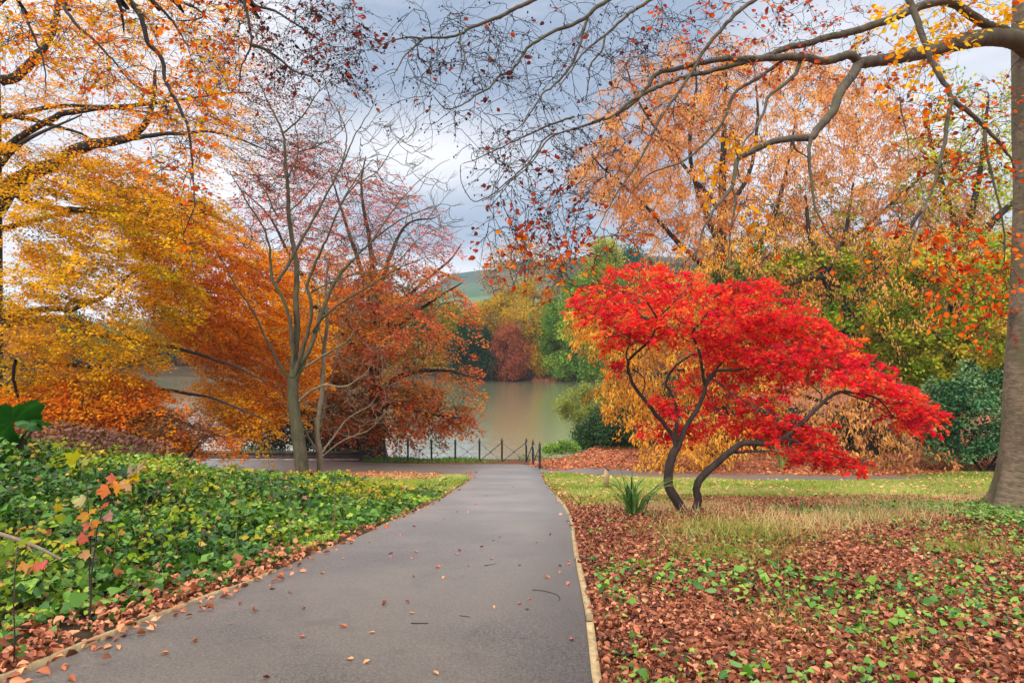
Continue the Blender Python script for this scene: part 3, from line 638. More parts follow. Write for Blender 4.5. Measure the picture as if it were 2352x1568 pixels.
PO = [(150, 50, 24), (206, 80, 22), (232, 112, 24), (240, 150, 30)]
PYl = [(214, 110, 20), (236, 160, 20), (246, 196, 30), (250, 214, 60)]
ov = dict(size=0.062, tpl='ovate', L=0.28, W=0.12, T=0.03, rt=0.0032, rk=0.007, sub=2, side=4, tj=0.35, flat=0.6, droop=0.25, sag=0.25, lift=0.12, D=0.35, wob=0.16, lv=0.3, pv=0.2, tilt=0.9, Rm=60, ts=4)
cr = [dict(ov, poly=[(880,60),(1000,0),(1560,0),(1500,160),(1400,230),(1330,330),(1230,400),(1130,420),(1080,330),(960,240),(900,190)], n=290, m=0.25, seeds=0.3, pal=PB),
 dict(ov, poly=[(1060,330),(1230,330),(1420,250),(1500,160),(1450,420),(1340,480),(1200,470),(1100,420)], n=85, m=0.7, seeds=0.25, pal=PB),
 dict(ov, poly=[(1100,440),(1300,420),(1380,480),(1440,560),(1330,560),(1200,530),(1110,540)], n=48, m=3.0, seeds=0.25, pal=PB[1:]+[(214, 96, 40)]),
 dict(ov, poly=[(1110,560),(1170,520),(1300,500),(1340,590),(1310,660),(1230,650),(1190,600)], n=26, m=6, pal=PO, droop=0.5, size=0.062),
 dict(ov, poly=[(1300,560),(1440,480),(1500,560),(1420,640),(1330,680)], n=24, m=4, pal=PB[2:]+PO),
 dict(ov, poly=[(1500,0),(2000,0),(2000,150),(1800,200),(1540,120)], n=120, m=2.6, seeds=0.3, pal=[(120, 50, 60), (170, 60, 44), (216, 84, 30), (236, 120, 30)]),
 dict(ov, poly=[(1990,60),(2060,0),(2330,0),(2310,70),(2240,60),(2200,90),(2130,150),(2040,170)], n=70, m=9, pal=PYl, size=0.085, droop=0.3, L=0.36),
 dict(ov, poly=[(1450,100),(1700,130),(1650,330),(1500,330),(1420,230)], n=60, m=1.2, seeds=0.2, pal=PO),
 dict(ov, poly=[(1640,290),(1750,270),(1740,470),(1620,480)], n=20, m=8, pal=PYl[:3]+[(236,120,30)], droop=0.9, size=0.08),
 dict(ov, poly=[(1980,170),(2200,120),(2190,240),(2000,250)], n=34, m=4, pal=PO+PYl, size=0.08),
 dict(ov, poly=[(2100,220),(2330,180),(2330,400),(2150,430)], n=90, m=4.0, pal=PO[:3]+[(150,40,30)]),
 dict(ov, poly=[(2080,520),(2330,470),(2325,780),(2230,780),(2130,660)], n=62, m=9, pal=[(150,44,20),(200,66,20),(226,90,24),(236,140,40)], droop=0.8, size=0.07),
 dict(ov, poly=[(1850,520),(2080,420),(2120,640),(1960,700)], n=30, m=3.5, pal=PO, droop=0.8),
 dict(ov, poly=[(1500,500),(1850,420),(1800,640),(1560,640)], n=26, m=1.6, pal=PO, droop=0.8)]
# the same crown goes on above the picture
cr += [dict(ov, poly=[(900,-160),(2300,-500),(2900,-300),(2900,200),(2450,300),(2400,0),(1500,-10)], n=160, m=6, side=3, sub=0, size=0.12, pal=PO, D=2.5, d=9.5, grow=True, Rm=200)]
L0 = [(Pt, R)]
e = tree("beech_tree", "huge smooth grey beech at the right edge, its long limb arching over the path", "tree", tb*[0,1,1]+[ax,0,0], L0+L, cr, B_limb, twigmat=B_dark, S=14)
for o in list(e.children):
    if o.name.startswith("trunk"): bpy.data.objects.remove(o)
mk("trunk", V_ := trunk_geo[0], [trunk_geo[1]], B_beech, e, None, True)

# ---- overhead beech whose trunk stands left of the camera -----------------------
bx, by = -6.3, 3.0; zb0 = float(zg(bx, by, False)); t = np.linspace(0, 1, 16)
Pt = np.stack([bx+0.3*t, by+0.3*t, zb0-0.2+(10.5-zb0)*t], -1); L = [(Pt, 0.42-0.22*t+0.2*np.exp(-t*12))]
def up_to(pts, d0, d1, r0, r1, kx):
    P_, R_ = limbP(pts, d0, d1, r0, r1, 0.07, kx=kx); s = P_[0]; a = np.array([bx+0.2, by+0.2, min(9.5, s[2]+2.2)])
    mid = (a+s)/2+np.array([0, 0, 0.5]); Q = catmull(np.array([a, mid, s+(s-P_[3])*0.6, s]), 0.2)
    return [(Q, np.linspace(r0*2.4, r0, len(Q))), (P_, R_)]
L += up_to([(820,0),(880,70),(920,180),(950,280),(1020,350),(1045,420),(1050,500),(1100,600),(1150,700),(1200,810),(1215,930),(1230,1100),(1240,1250),(1230,1350),(1170,1490)], 7.4, 7.0, 0.030, 0.004, K1)
L += up_to([(390,0),(430,80),(500,170),(600,260),(680,340),(750,420),(830,520),(950,590)], 8.0, 7.6, 0.022, 0.004, K1)
L += up_to([(750,0),(780,100),(790,210)], 7.5, 7.6, 0.022, 0.008, K1)
L += up_to([(970,0),(1050,80),(1120,160),(1160,240),(1210,310)], 7.8, 7.8, 0.02, 0.005, K1)
L += up_to([(1560,0),(1580,100),(1605,280),(1560,380),(1530,480),(1525,560)], 7.0, 6.8, 0.018, 0.003, K1)
L += up_to([(1600,30),(1750,70),(1850,130),(1960,200),(2090,290),(2200,300)], 7.4, 7.2, 0.015, 0.004, K1)
L += [limbP([(1605,290),(1680,310),(1800,390),(1870,450),(1980,490),(2050,570)], 6.9, 6.8, 0.017, 0.004, 0.06, kx=K1)]
L += up_to([(140,60),(200,200),(260,340),(290,480),(290,600)], 7.2, 7.0, 0.016, 0.004, K1)
L += up_to([(1130,0),(1290,80),(1250,130),(1120,130)], 8.2, 8.0, 0.016, 0.006, K1)
cr = [dict(ov, poly=[(0,0),(330,0),(420,80),(540,140),(520,250),(470,330),(440,420),(380,420),(300,240),(150,160),(0,120)], n=210, m=5.5, pal=[(214,80,24),(234,120,24),(242,160,30),(216,180,40)], D=1.0, size=0.06),
 dict(ov, poly=[(330,0),(560,0),(570,100),(520,160),(420,80)], n=60, m=3.5, seeds=0.2, pal=PO, D=0.8),
 dict(ov, poly=[(540,0),(830,0),(840,130),(800,190),(720,200),(620,170),(560,110)], n=190, m=1.6, seeds=0.5, pal=PB, D=0.4),
 dict(ov, poly=[(390,400),(470,380),(480,520),(440,580),(400,520)], n=20, m=5, pal=PO+PYl[:2]),
 dict(ov, poly=[(-400,-300),(700,-300),(700,-20),(-100,-20),(-400,200)], n=140, m=6, side=3, sub=0, size=0.1, pal=PO, D=2.0, d=7.5, Rm=200)]
tree("overhanging_beech", "beech boughs with yellow and orange leaves dangling from the top left above the path", "tree", (bx, by, zb0), L, cr, B_dark, S=8)

# ---- big golden beech on the left ------------------------------------------------
d_ = 22.0; x0 = (-34-1176)/FP*d_; zb0 = float(zg(x0, d_, False)); t = np.linspace(0, 1, 24)
L = [(np.stack([x0+0.15*np.sin(t*3), d_+0*t, zb0-0.2+20*t], -1), 0.42-0.2*t+0.22*np.exp(-t*14))]
L += [limbP([(-30,1330),(0,1290),(60,1190),(150,1130),(250,1080),(380,1040),(450,970),(600,920),(750,900),(850,860),(950,750),(980,600),(990,450)], 22, 22.5, 0.297, 0.045, 0.2, kx=K1),
 limbP([(750,900),(1000,860),(1200,850),(1330,840),(1500,880),(1700,960)], 20.8, 22.2, 0.081, 0.018, 0.2, kx=K1),
 limbP([(0,520),(100,490),(200,400),(280,300),(340,180),(370,30),(380,-150)], 22, 23, 0.162, 0.075, 0.2, kx=K1),
 limbP([(0,980),(150,860),(380,735),(500,710),(650,690),(900,670),(1200,630),(1400,600),(1600,590)], 22, 22, 0.121, 0.018, 0.2, kx=K1),
 limbP([(-10,760),(30,740),(180,760),(300,790),(450,830),(550,870),(700,960)], 22, 23.5, 0.095, 0.018, 0.2, kx=K1),
 limbP([(0,1210),(90,1230),(200,1290),(350,1330),(560,1345),(740,1380),(1000,1460),(1300,1600)], 22, 22.5, 0.135, 0.018, 0.2, kx=K1),
 limbP([(-20,600),(150,560),(330,530),(450,540),(560,490),(650,460),(720,410),(800,340),(900,250)], 22, 21.5, 0.135, 0.022, 0.2, kx=K2),
 limbP([(-20,640),(250,600),(480,610),(550,670),(700,710),(850,730),(1000,760),(1200,800),(1500,900),(1700,1000)], 22, 21.6, 0.149, 0.018, 0.2, kx=K2),
 limbP([(-20,900),(300,880),(600,900),(850,870),(1020,820)], 22, 22, 0.108, 0.030, 0.2, kx=K2),
 limbP([(-20,1000),(500,1020),(900,1030),(1300,1090),(1500,1160),(1730,1255)], 22, 21.5, 0.121, 0.015, 0.2, kx=K2),
 limbP([(0,1050),(400,1130),(800,1180),(1100,1240),(1400,1340),(1600,1410)], 22, 21.2, 0.108, 0.015, 0.2, kx=K2),
 limbP([(650,1300),(690,1240),(800,1200),(950,1200)], 21, 22.6, 0.068, 0.030, 0.2, kx=K2),
 limbP([(100,860),(85,960),(110,1080),(180,1180),(240,1230)], 19, 21, 0.047, 0.030, 0.2, kx=K2)]
for zt, dx_, dy_ in ((6.5, 5, -3), (8.5, 4.5, 3), (5, 6, 4), (10, -4, -3), (6, -5, 2), (3, -6, -2), (12, 2, 1)):
    s_ = np.array([x0, d_, zt-1.5]); L.append((catmull(np.array([s_, s_+(dx_*.4, dy_*.4, 1.0), s_+(dx_, dy_, 1.3)]), 0.2), np.linspace(0.1, 0.02, len(catmull(np.array([s_, s_+(dx_*.4, dy_*.4, 1.0), s_+(dx_, dy_, 1.3)]), 0.2)))))
be = dict(size=0.095, tpl='diamond', L=1.15, W=0.5, T=0.045, rt=0.006, rk=0.008, side=4, flat=0.25, droop=0.16, sag=0.25, dir=(0.9, -0.25, 0), lift=0.12, wob=0.1, tilt=0.5, pv=0.22, lv=0.16)
GY = [(150, 140, 26), (206, 166, 22), (240, 186, 26), (250, 200, 44)]
OR = [(238, 130, 20), (250, 160, 26), (253, 184, 36), (253, 206, 60)]
cr = [dict(be, poly=[(0,0),(520,0),(570,120),(520,230),(540,340),(440,430),(250,400),(0,440)], n=480, m=34, d=21.0, D=3.0, pal=[(224,116,40),(246,150,34),(250,186,44),(220,196,56)], size=0.085),
 dict(be, poly=[(0,330),(250,360),(470,450),(420,640),(350,800),(250,900),(0,920)], n=600, m=95, d=21, D=2.8, pal=GY+[(236,150,24)]),
 dict(be, poly=[(200,400),(420,460),(560,545),(660,640),(700,760),(690,900),(600,965),(500,905),(440,820),(350,780),(280,600)], n=900, m=95, d=25, D=2.6, pal=OR),
 dict(be, poly=[(0,890),(250,850),(370,900),(400,960),(500,990),(575,1028),(440,1015),(250,990),(100,985),(0,960)], n=300, m=95, d=21, D=1.8, pal=[(200,110,26),(236,124,30),(246,160,34),(226,176,40)]),
 dict(be, poly=[(450,870),(560,895),(615,955),(560,985),(470,950)], n=110, m=85, d=24.0, D=0.8, pal=OR[1:]+[(244,176,50)], side=2),
 dict(be, poly=[(430,120),(560,130),(640,200),(740,240),(760,300),(740,400),(640,430),(540,430),(470,330)], n=240, m=22, d=24, D=1.6, pal=[(84,54,52),(120,64,52),(170,80,44),(214,110,40)], size=0.08, pv=0.25),
 dict(be, poly=[(-700,-300),(100,-300),(0,0),(0,900),(-500,900),(-800,400)], n=240, m=60, d=22, D=4, size=0.14, pal=OR+GY, side=2)]
tree("golden_beech", "tall spreading beech with layered yellow and orange leaves filling the left side", "tree", (x0, d_, zb0), L, cr, B_dark, S=9)

# ---- slim bare tree in the middle of the left half ---------------------------------
d_ = 22.5; zb0 = float(zg((695-1176)/FP*d_, d_, False)); yb_ = 784-zb0/d_*FP
def bl(p, r0, r1, a=0, b=0): return limbP([(KB[0]+u*KB[2], KB[1]+v*KB[2]) for u, v in p], d_+a, d_+b, r0*0.74, r1*0.8, 0.2)
L = [limbP([(697,yb_+12),(694,1085),(690,1040),(681,980),(674,915),(672,865)], d_, d_, 0.215, 0.165, 0.12),
 bl([(449,1609),(455,1530),(470,1350),(465,1200),(470,1050),(455,960),(430,800),(425,650),(410,500),(405,400),(380,320),(340,240),(310,180),(260,80),(230,20)], 0.16, 0.015, 0, 0.4),
 bl([(448,1590),(450,1500),(440,1370),(420,1260),(365,1150),(340,1090),(330,950),(310,880),(285,820),(230,740),(180,650),(130,570)], 0.10, 0.015, 0, -1.2),
 bl([(365,1130),(430,1030),(500,900),(580,760),(640,640),(700,530),(760,390),(820,290),(850,240),(880,170)], 0.075, 0.012, -0.5, 0.8),
 bl([(455,1620),(480,1540),(520,1400),(545,1280),(535,1190),(520,1150),(560,1040),(600,950),(640,860),(690,740),(740,650),(800,560),(860,500)], 0.10, 0.014, 0, -1.6),
 bl([(460,1630),(500,1540),(560,1400),(610,1250),(680,1100),(770,1000),(860,910),(980,820),(1080,770),(1200,730)], 0.12, 0.012, 0, 1.5),
 bl([(550,1380),(600,1310),(700,1230),(850,1140),(980,1060),(1100,1010),(1180,980)], 0.06, 0.010, 0.2, -1.5),
 bl([(450,1640),(400,1580),(320,1430),(250,1280),(160,1150),(110,1050),(60,970)], 0.07, 0.012, 0, -2.0),
 bl([(425,590),(470,490),(475,400),(460,320),(470,240)], 0.045, 0.012, 0.1, 1.0),
 bl([(400,365),(500,280),(560,180),(640,100),(690,40)], 0.04, 0.010, 0.2, -0.8),
 bl([(700,510),(725,400),(700,290),(650,200),(610,120)], 0.035, 0.010, 0.2, 1.2),
 bl([(430,770),(500,700),(600,590),(700,490)], 0.035, 0.010, 0.2, 1.4),
 bl([(480,460),(580,430),(680,370),(780,240)], 0.03, 0.010, 0.6, -0.8),
 bl([(370,790),(250,560),(150,460),(40,380)], 0.04, 0.010, -0.2, 1.5),
 bl([(690,740),(760,640),(880,560),(960,440),(1020,380)], 0.035, 0.010, -1.2, -2.2),
 bl([(860,910),(960,760),(1060,640),(1180,540),(1250,500)], 0.035, 0.010, 0.8, 2.2),
 bl([(540,1180),(640,1130),(760,1090),(960,1040),(1100,900),(1280,820)], 0.035, 0.010, -0.3, -1.4)]
bt = dict(L=0.5, W=0.32, rt=0.010, rk=0.012, m=0, side=3, sub=1, flat=1.0, droop=-0.25, sag=-0.1, curl=0.25, dir=(0.1, 0, 0.3), lift=0.05, wob=0.10, tj=0.25, D=1.4, ts=4)
cr = [dict(bt, poly=[(600,170),(720,130),(860,190),(960,290),(1040,440),(1060,560),(900,620),(760,560),(640,440),(560,380),(560,240)], n=230, d=d_, pal=PB),
 dict(bt, poly=[(520,420),(640,420),(900,600),(1060,640),(960,720),(760,740),(600,640),(540,540)], n=120, d=d_, pal=PB)]
tree("bare_tree", "slender multi stemmed tree with almost bare upswept branches left of the path", "tree", tuple(L[0][0][1]*[1,1,0]+[0,0,zb0]), L, cr, B_green, S=10)

# ---- its thinner neighbour ------------------------------------------------------------
d_ = 23.3; zb0 = float(zg((735-1176)/FP*d_, d_, False)); yb_ = 784-zb0/d_*FP
L = [limbP([(737,yb_+8),(735,1060),(733,1030),(728,985),(738,920),(742,850),(745,800),(751,740),(748,660),(755,600)], d_, d_, 0.115, 0.03, 0.12),
 limbP([(728,1000),(740,960),(752,900),(768,840),(782,760),(800,690)], d_, d_+1, 0.04, 0.01, 0.15),
 limbP([(735,1045),(712,1010),(690,965),(655,930),(640,900)], d_, d_-1, 0.045, 0.01, 0.15),
 limbP([(738,1040),(765,1005),(800,960),(850,930),(870,900)], d_, d_+1, 0.04, 0.01, 0.15),
 limbP([(737,1050),(790,1010),(850,985),(900,930)], d_, d_-1, 0.03, 0.008, 0.15),
 limbP([(745,800),(730,740),(735,690),(720,640)], d_, d_-.6, 0.03, 0.008, 0.15)]
cr = [dict(bt, poly=[(640,860),(700,700),(760,560),(860,640),(900,820),(900,960),(780,1010),(690,1010)], n=150, d=d_, D=1.0, L=0.5, rt=0.007, pal=PB, dir=(0,0,0.1), droop=-0.1, curl=0.1)]
tree("young_tree", "thin pale young tree with fluted trunk beside the slender bare tree", "tree", tuple(L[0][0][1]*[1,1,0]+[0,0,zb0]), L, cr, B_pale, S=9)
P_, R_ = limbP([(688,921),(700,908),(722,893),(750,883),(775,888),(800,885),(818,872),(835,862),(848,845),(850,830)], 22.4, 21.6, 0.05, 0.012, 0.1)
bare_o = [o for o in bpy.data.objects if o.name == "bare_tree"][0]; mk("limb", *[(v, [q]) for v, q in [tubes(P_, R_, 8)]][0], B_pale, bare_o, None, True)
P_, R_ = limbP([(703,842),(740,818),(770,800),(800,780),(822,745)], 22.3, 21.6, 0.045, 0.012, 0.1); mk("limb", *[(v, [q]) for v, q in [tubes(P_, R_, 8)]][0], B_pale, bare_o, None, True)

# ---- russet and red beech by the water -------------------------------------------------
d_ = 33.2; L = [trunk_line(862, 0, d_, 640, 0.42, 0.16, flare=1.5)]
px_ = lambda pts, a, b, r0, r1: limbP(pts, a, b, r0, r1, 0.3)
for pts, b in (([(862,820),(900,760),(980,700),(1060,650)], 30), ([(862,900),(930,860),(1020,850),(1100,870)], 29.5), ([(862,860),(800,780),(720,700),(640,640)], 30), ([(864,760),(880,640),(930,520),(1000,500)], 33),
               ([(862,740),(830,620),(790,500),(760,400)], 34), ([(862,700),(850,560),(830,440),(840,360)], 33), ([(862,940),(900,930),(980,950),(1060,960)], 30), ([(862,880),(780,880),(700,880),(640,830)], 31), ([(862,820),(920,700),(1030,600),(1060,560)], 35), ([(862,800),(700,640),(620,500),(560,440)], 35)):
    L.append(px_(pts, d_, b, 0.16, 0.03))
RD_ = [(196, 50, 40), (208, 70, 40), (214, 92, 36), (206, 116, 30)]
ru = dict(size=0.13, tpl='diamond', L=1.1, W=0.55, T=0.05, rt=0.011, rk=0.008, side=3, flat=0.25, droop=0.18, sag=0.3, dir=(0.3, -0.6, 0), wob=0.08, tilt=0.55, pv=0.28, lv=0.16, lift=0.15)
cr = [dict(ru, poly=[(520,560),(560,420),(650,320),(760,330),(830,340),(880,390),(960,450),(1000,490),(1040,550),(990,610),(900,650),(640,640)], n=560, m=24, d=33, D=4, pal=[(150,80,70),(204,92,72),(224,110,70),(180,96,76)], size=0.11),
 dict(ru, poly=[(800,620),(960,600),(1030,640),(1065,690),(1075,760),(1090,850),(1065,880),(1092,930),(1075,965),(1030,980),(950,982),(860,990),(780,975),(760,900),(780,760)], n=450, m=58, d=31.5, D=4, pal=[(196,86,66),(216,110,68),(226,134,64),(200,144,60),(136,124,48)], holes=[[(1010,730),(1060,740),(1070,830),(1030,830)]]),
 dict(ru, poly=[(540,560),(700,560),(900,600),(800,980),(740,960),(660,900),(600,800)], n=440, m=54, d=32.5, D=4, pal=[(236,128,50),(248,156,44),(252,180,50),(224,140,56)]),
 dict(ru, poly=[(720,850),(1000,880),(1040,970),(930,1005),(760,985)], n=120, m=60, d=31, D=3, pal=[(90,84,30),(140,100,32),(190,92,40),(204,90,44)])]
tree("russet_beech", "broad russet and orange beech sweeping down to the water behind the bare tree", "tree", tuple(L[0][0][0]+[0,0,.2]), L, cr, B_dark, S=8)

# ---- red japanese maple -----------------------------------------------------------------
d_ = 11.3
def mp_(p, a, b, r0, r1): return limbP(p, d_+a, d_+b, r0*0.68, r1*0.8, 0.07, kx=K4)
L = [mp_([(800,1400),(780,1370),(750,1320),(718,1270),(694,1215),(697,1130),(715,1070),(735,1030)], 0, 0, 0.115, 0.085),
 mp_([(812,1400),(822,1370),(845,1300),(838,1225),(870,1175),(950,1100),(1010,1050),(1080,1005),(1200,1010),(1290,975),(1380,900),(1470,810),(1520,770),(1570,745),(1640,750),(1760,780),(1850,880)], 0, -0.7, 0.105, 0.012),
 mp_([(733,1035),(715,965),(640,870),(560,770),(510,700),(487,600),(530,545),(600,480),(625,430),(635,375),(600,310),(560,265),(480,240),(420,240)], 0, -0.6, 0.058, 0.010),
 mp_([(728,1010),(735,920),(738,830),(700,740),(680,700),(720,625),(790,570),(850,545)], 0.02, 0.8, 0.05, 0.018),
 mp_([(738,1035),(760,980),(795,905),(835,840),(870,770),(885,710),(930,650),(955,635),(1060,630),(1180,595),(1300,600)], 0, 0.2, 0.07, 0.012),
 mp_([(880,720),(865,620),(855,550),(830,490),(815,450),(830,415),(850,405),(900,330)], 0.1, -0.7, 0.045, 0.012),
 mp_([(885,690),(930,640),(985,570),(990,520),(1100,470)], 0.1, 0.9, 0.032, 0.01),
 mp_([(487,600),(480,540),(500,480),(440,430)], -0.3, -1.0, 0.022, 0.008),
 mp_([(510,630),(560,665),(575,710),(560,760)], -0.2, -0.3, 0.018, 0.012),
 mp_([(1020,1055),(1100,1050),(1200,1045),(1300,1060)], -0.1, -0.9, 0.03, 0.01),
 mp_([(1470,810),(1475,760),(1435,720),(1400,690),(1410,650),(1500,600)], -0.4, 0.6, 0.022, 0.008),
 mp_([(635,380),(700,310),(760,250),(800,200)], -0.4, 0.2, 0.02, 0.008),
 mp_([(595,305),(555,200),(545,130)], -0.5, 0.3, 0.016, 0.007),
 mp_([(850,405),(790,400),(740,375),(730,340)], -0.4, -0.8, 0.018, 0.008),
 mp_([(1570,745),(1720,800),(1900,900),(2060,890)], -0.5, -0.2, 0.018, 0.007),
 mp_([(1290,975),(1450,1040),(1600,1090),(1780,1130)], -0.5, -1.2, 0.022, 0.006),
 mp_([(900,660),(1000,740),(1100,800),(1300,900)], 0.1, -0.9, 0.02, 0.007)]
def k4(p): return [(K4[0]+u*K4[2], K4[1]+v*K4[2]) for u, v in p]
ma = dict(size=0.062, tpl='maple', L=0.26, W=0.17, T=0.022, rt=0.0035, rk=0.008, side=4, flat=0.3, droop=0.10, sag=0.3, wob=0.12, tilt=0.6, lv=0.18, pv=0.24, m=34, lift=0.15, Rm=70, ts=4, lm=M_leaf,
          pal=[(196, 22, 60), (228, 32, 60), (244, 50, 56), (250, 80, 52), (252, 124, 58)])
H1 = k4([(490,560),(600,510),(700,600),(650,750),(560,720)]); H2 = k4([(1330,720),(1480,690),(1560,760),(1480,860),(1360,880)]); H3 = k4([(700,500),(760,480),(800,560),(720,600)])
cr = [dict(ma, poly=k4([(190,290),(240,230),(330,180),(400,135),(480,110),(560,95),(700,105),(790,125),(860,165),(940,195),(1060,175),(1150,170),(1230,190),(1340,240),(1380,300),(1400,360),(1280,420),(1000,520),(760,480),(640,480),(440,520),(340,480),(360,420),(250,360)]), n=430, d=None, D=0.8, m=26, shift=0.25, holes=[H1, H3]),
 dict(ma, poly=k4([(840,400),(1300,330),(1400,360),(1490,380),(1520,440),(1640,490),(1760,590),(1860,690),(1930,720),(2010,790),(2070,860),(2040,880),(1960,870),(1850,830),(1700,740),(1560,700),(1330,690),(1100,620),(880,560)]), n=430, d=None, D=0.9, holes=[H2], m=28, shift=0.15),
 dict(ma, poly=k4([(700,600),(840,570),(1250,640),(1330,760),(1180,900),(1000,880),(860,820),(740,700)]), n=100, d=None, D=0.6, m=20, shift=0.7),
 dict(ma, poly=k4([(560,930),(640,880),(760,900),(870,880),(1050,890),(1250,860),(1370,900),(1350,970),(1200,960),(1000,930),(760,960),(640,980)]), n=95, d=None, D=0.5, m=24, shift=0.6),
 dict(ma, poly=k4([(600,750),(720,740),(760,880),(660,870)]), n=22, d=None, D=0.5, m=26),
 dict(ma, poly=k4([(1150,950),(1350,900),(1480,940),(1560,1060),(1780,1105),(1680,1115),(1480,1110),(1330,1080),(1220,1030)]), n=80, d=None, D=0.6, m=24, pal=[(200,30,44),(230,44,44),(240,74,44)]),
 dict(ma, poly=k4([(1780,810),(1960,840),(2080,845),(2090,890),(2010,920),(1940,950),(1860,890)]), n=36, d=None, D=0.4, m=28),
 dict(ma, poly=k4([(400,560),(480,560),(470,610),(420,600)]), n=7, d=None, D=0.3, m=26)]
tree("red_maple", "low spreading maple with brilliant red leaves and sinuous twin trunks on the right", "tree", tuple(L[0][0][2]*[1,1,0]+[0,0,float(zb(d_))]), L, cr, B_maple, twigmat=B_maple, S=12, trunkparts=2)
# ---- hickory with drooping peach coloured leaves, right of centre -----------------------
d_ = 31.0; L = [trunk_line(1648, 0, d_, 150, 0.46, 0.05, flare=1.5, lean=0.4)]
for pts, b, r in (([(1655,700),(1700,620),(1760,540),(1800,420),(1830,260)], 31, .2), ([(1650,560),(1600,430),(1585,330),(1600,200),(1590,120)], 31, .14), ([(1650,640),(1560,560),(1480,470),(1400,400),(1360,360)], 30, .14),
                  ([(1652,500),(1720,400),(1740,260),(1730,140)], 32, .12), ([(1655,740),(1850,640),(1990,520),(2100,420),(2200,360)], 31, .16), ([(1650,800),(1500,740),(1420,700),(1350,680)], 28, .14),
                  ([(1652,820),(1800,800),(2000,740),(2200,640)], 28, .15), ([(1650,860),(1560,850),(1460,880),(1420,900)], 28, .1), ([(1655,900),(1800,900),(2000,960),(2150,1030)], 26, .12), ([(1650,900),(1580,940),(1520,1010)], 27, .1), ([(1650,880),(1750,930),(1850,1010)], 26, .08), ([(1650,480),(1540,340),(1470,240),(1440,160)], 31, .1)):
    L.append(limbP(pts, d_, b, r, 0.03, 0.3))
PE = [(190, 116, 70), (220, 150, 92), (234, 170, 104), (238, 182, 92)]; PG = [(180, 120, 50), (226, 152, 52), (242, 176, 60), (246, 194, 80)]
hk = dict(size=0.17, tpl='lance', mode='droop', L=0.9, W=0.5, T=0.10, rt=0.011, rk=0.009, side=3, flat=0.6, droop=0.25, sag=0.35, wob=0.1, lv=0.16, pv=0.22, lift=0.15, D=4.5)
cr = [dict(hk, poly=[(1335,400),(1400,215),(1440,130),(1560,85),(1700,95),(1900,130),(2040,220),(2180,330),(2260,450),(2200,560),(1900,560),(1600,600),(1480,560),(1400,450)], n=1000, m=50, d=31, pal=PE, size=0.18),
 dict(hk, poly=[(1345,340),(1420,300),(1500,420),(1480,560),(1400,450),(1330,400)], n=45, m=60, d=30, pal=PE, D=2, size=0.19, side=1),
 dict(hk, poly=[(1470,540),(1800,500),(2300,500),(2300,680),(2150,740),(2080,860),(1950,800),(1800,660),(1560,610)], n=260, m=40, d=28, pal=PE[1:]+PG[2:], D=3.5),
 dict(hk, poly=[(1330,690),(1400,640),(1560,600),(1800,660),(1900,820),(1750,980),(1560,960),(1460,960),(1390,880),(1420,800)], n=330, m=48, d=28, pal=PG, D=3),
 dict(hk, poly=[(1330,700),(1380,700),(1430,800),(1480,880),(1470,960),(1400,930),(1395,860),(1420,820),(1340,750)], n=90, m=40, d=27.5, pal=PG, D=1.5),
 dict(hk, poly=[(1480,970),(1600,940),(1700,960),(1720,1030),(1620,1055),(1500,1050)], n=70, m=34, d=26, D=1.2, pal=PG[1:]+[(246,190,90)], size=0.2),
 dict(hk, poly=[(1850,830),(2050,860),(2130,960),(2210,1045),(2050,1065),(1900,1040),(1850,960)], n=130, m=30, d=26, D=2.2, pal=PE[1:], size=0.2)]
tree("hickory_tree", "tall broad tree with hanging peach and amber leaves behind the red maple", "tree", tuple(L[0][0][0]+[0,0,.2]), L, cr, B_dark, S=9)

# ---- green oak and yellow green oak behind -------------------------------------------------
ok = dict(size=0.16, tpl='diamond', L=0.9, W=0.6, T=0.16, rt=0.011, rk=0.010, side=2, flat=0.5, droop=0.05, sag=0.1, wob=0.1, lv=0.16, pv=0.25, tilt=0.9, lift=0.15)
GN = [(60, 92, 24), (104, 136, 34), (150, 170, 48), (200, 200, 60)]
d_ = 28.6; L = [limbP([(2000,1045),(1990,960),(1980,860),(1955,760),(1915,690),(1890,620),(1860,540),(1850,450)], d_, d_, 0.40, 0.05, 0.3), limbP([(1960,770),(1920,650),(1860,640),(1800,660)], d_, 27, .2, .06, 0.3), limbP([(1950,740),(1990,640),(2060,560),(2120,480)], d_, 28, .2, .06, 0.3), limbP([(1975,850),(1900,800),(1840,800)], d_, 27, .13, .04, 0.3), limbP([(1890,640),(1940,540),(1960,420)], d_, 30, .14, .04, 0.3)]
cr = [dict(ok, poly=[(1640,620),(1760,580),(1900,560),(2060,590),(2150,700),(2150,860),(1980,900),(1850,860),(1720,760)], n=230, m=60, d=28.4, D=2.6, pal=GN), dict(ok, poly=[(1700,560),(1860,400),(2050,420),(2200,560),(2100,640),(1850,640)], n=110, m=16, d=30, D=2.5, pal=GN[1:])]
tree("green_oak", "dark trunked oak with green leaves and crooked boughs behind the amber tree", "tree", tuple(L[0][0][0]), L, cr, B_dark, S=10)
d_ = 30; L = [limbP([(2185,1050),(2188,900),(2188,760),(2195,640),(2215,540),(2240,450),(2260,330),(2270,220)], d_, d_, 0.34, 0.05, 0.3), limbP([(2190,700),(2220,600),(2280,510),(2360,440),(2450,380)], d_, 29, .22, .07, 0.3), limbP([(2210,560),(2170,440),(2140,340),(2130,260)], d_, 31, .14, .05, 0.3), limbP([(2190,840),(2250,740),(2330,700),(2450,680)], d_, 29, .16, .05, 0.3), limbP([(2188,800),(2130,760),(2080,730)], d_, 29, .1, .04, .3)]
YG = [(110, 144, 44), (164, 184, 54), (210, 206, 66), (226, 190, 70)]
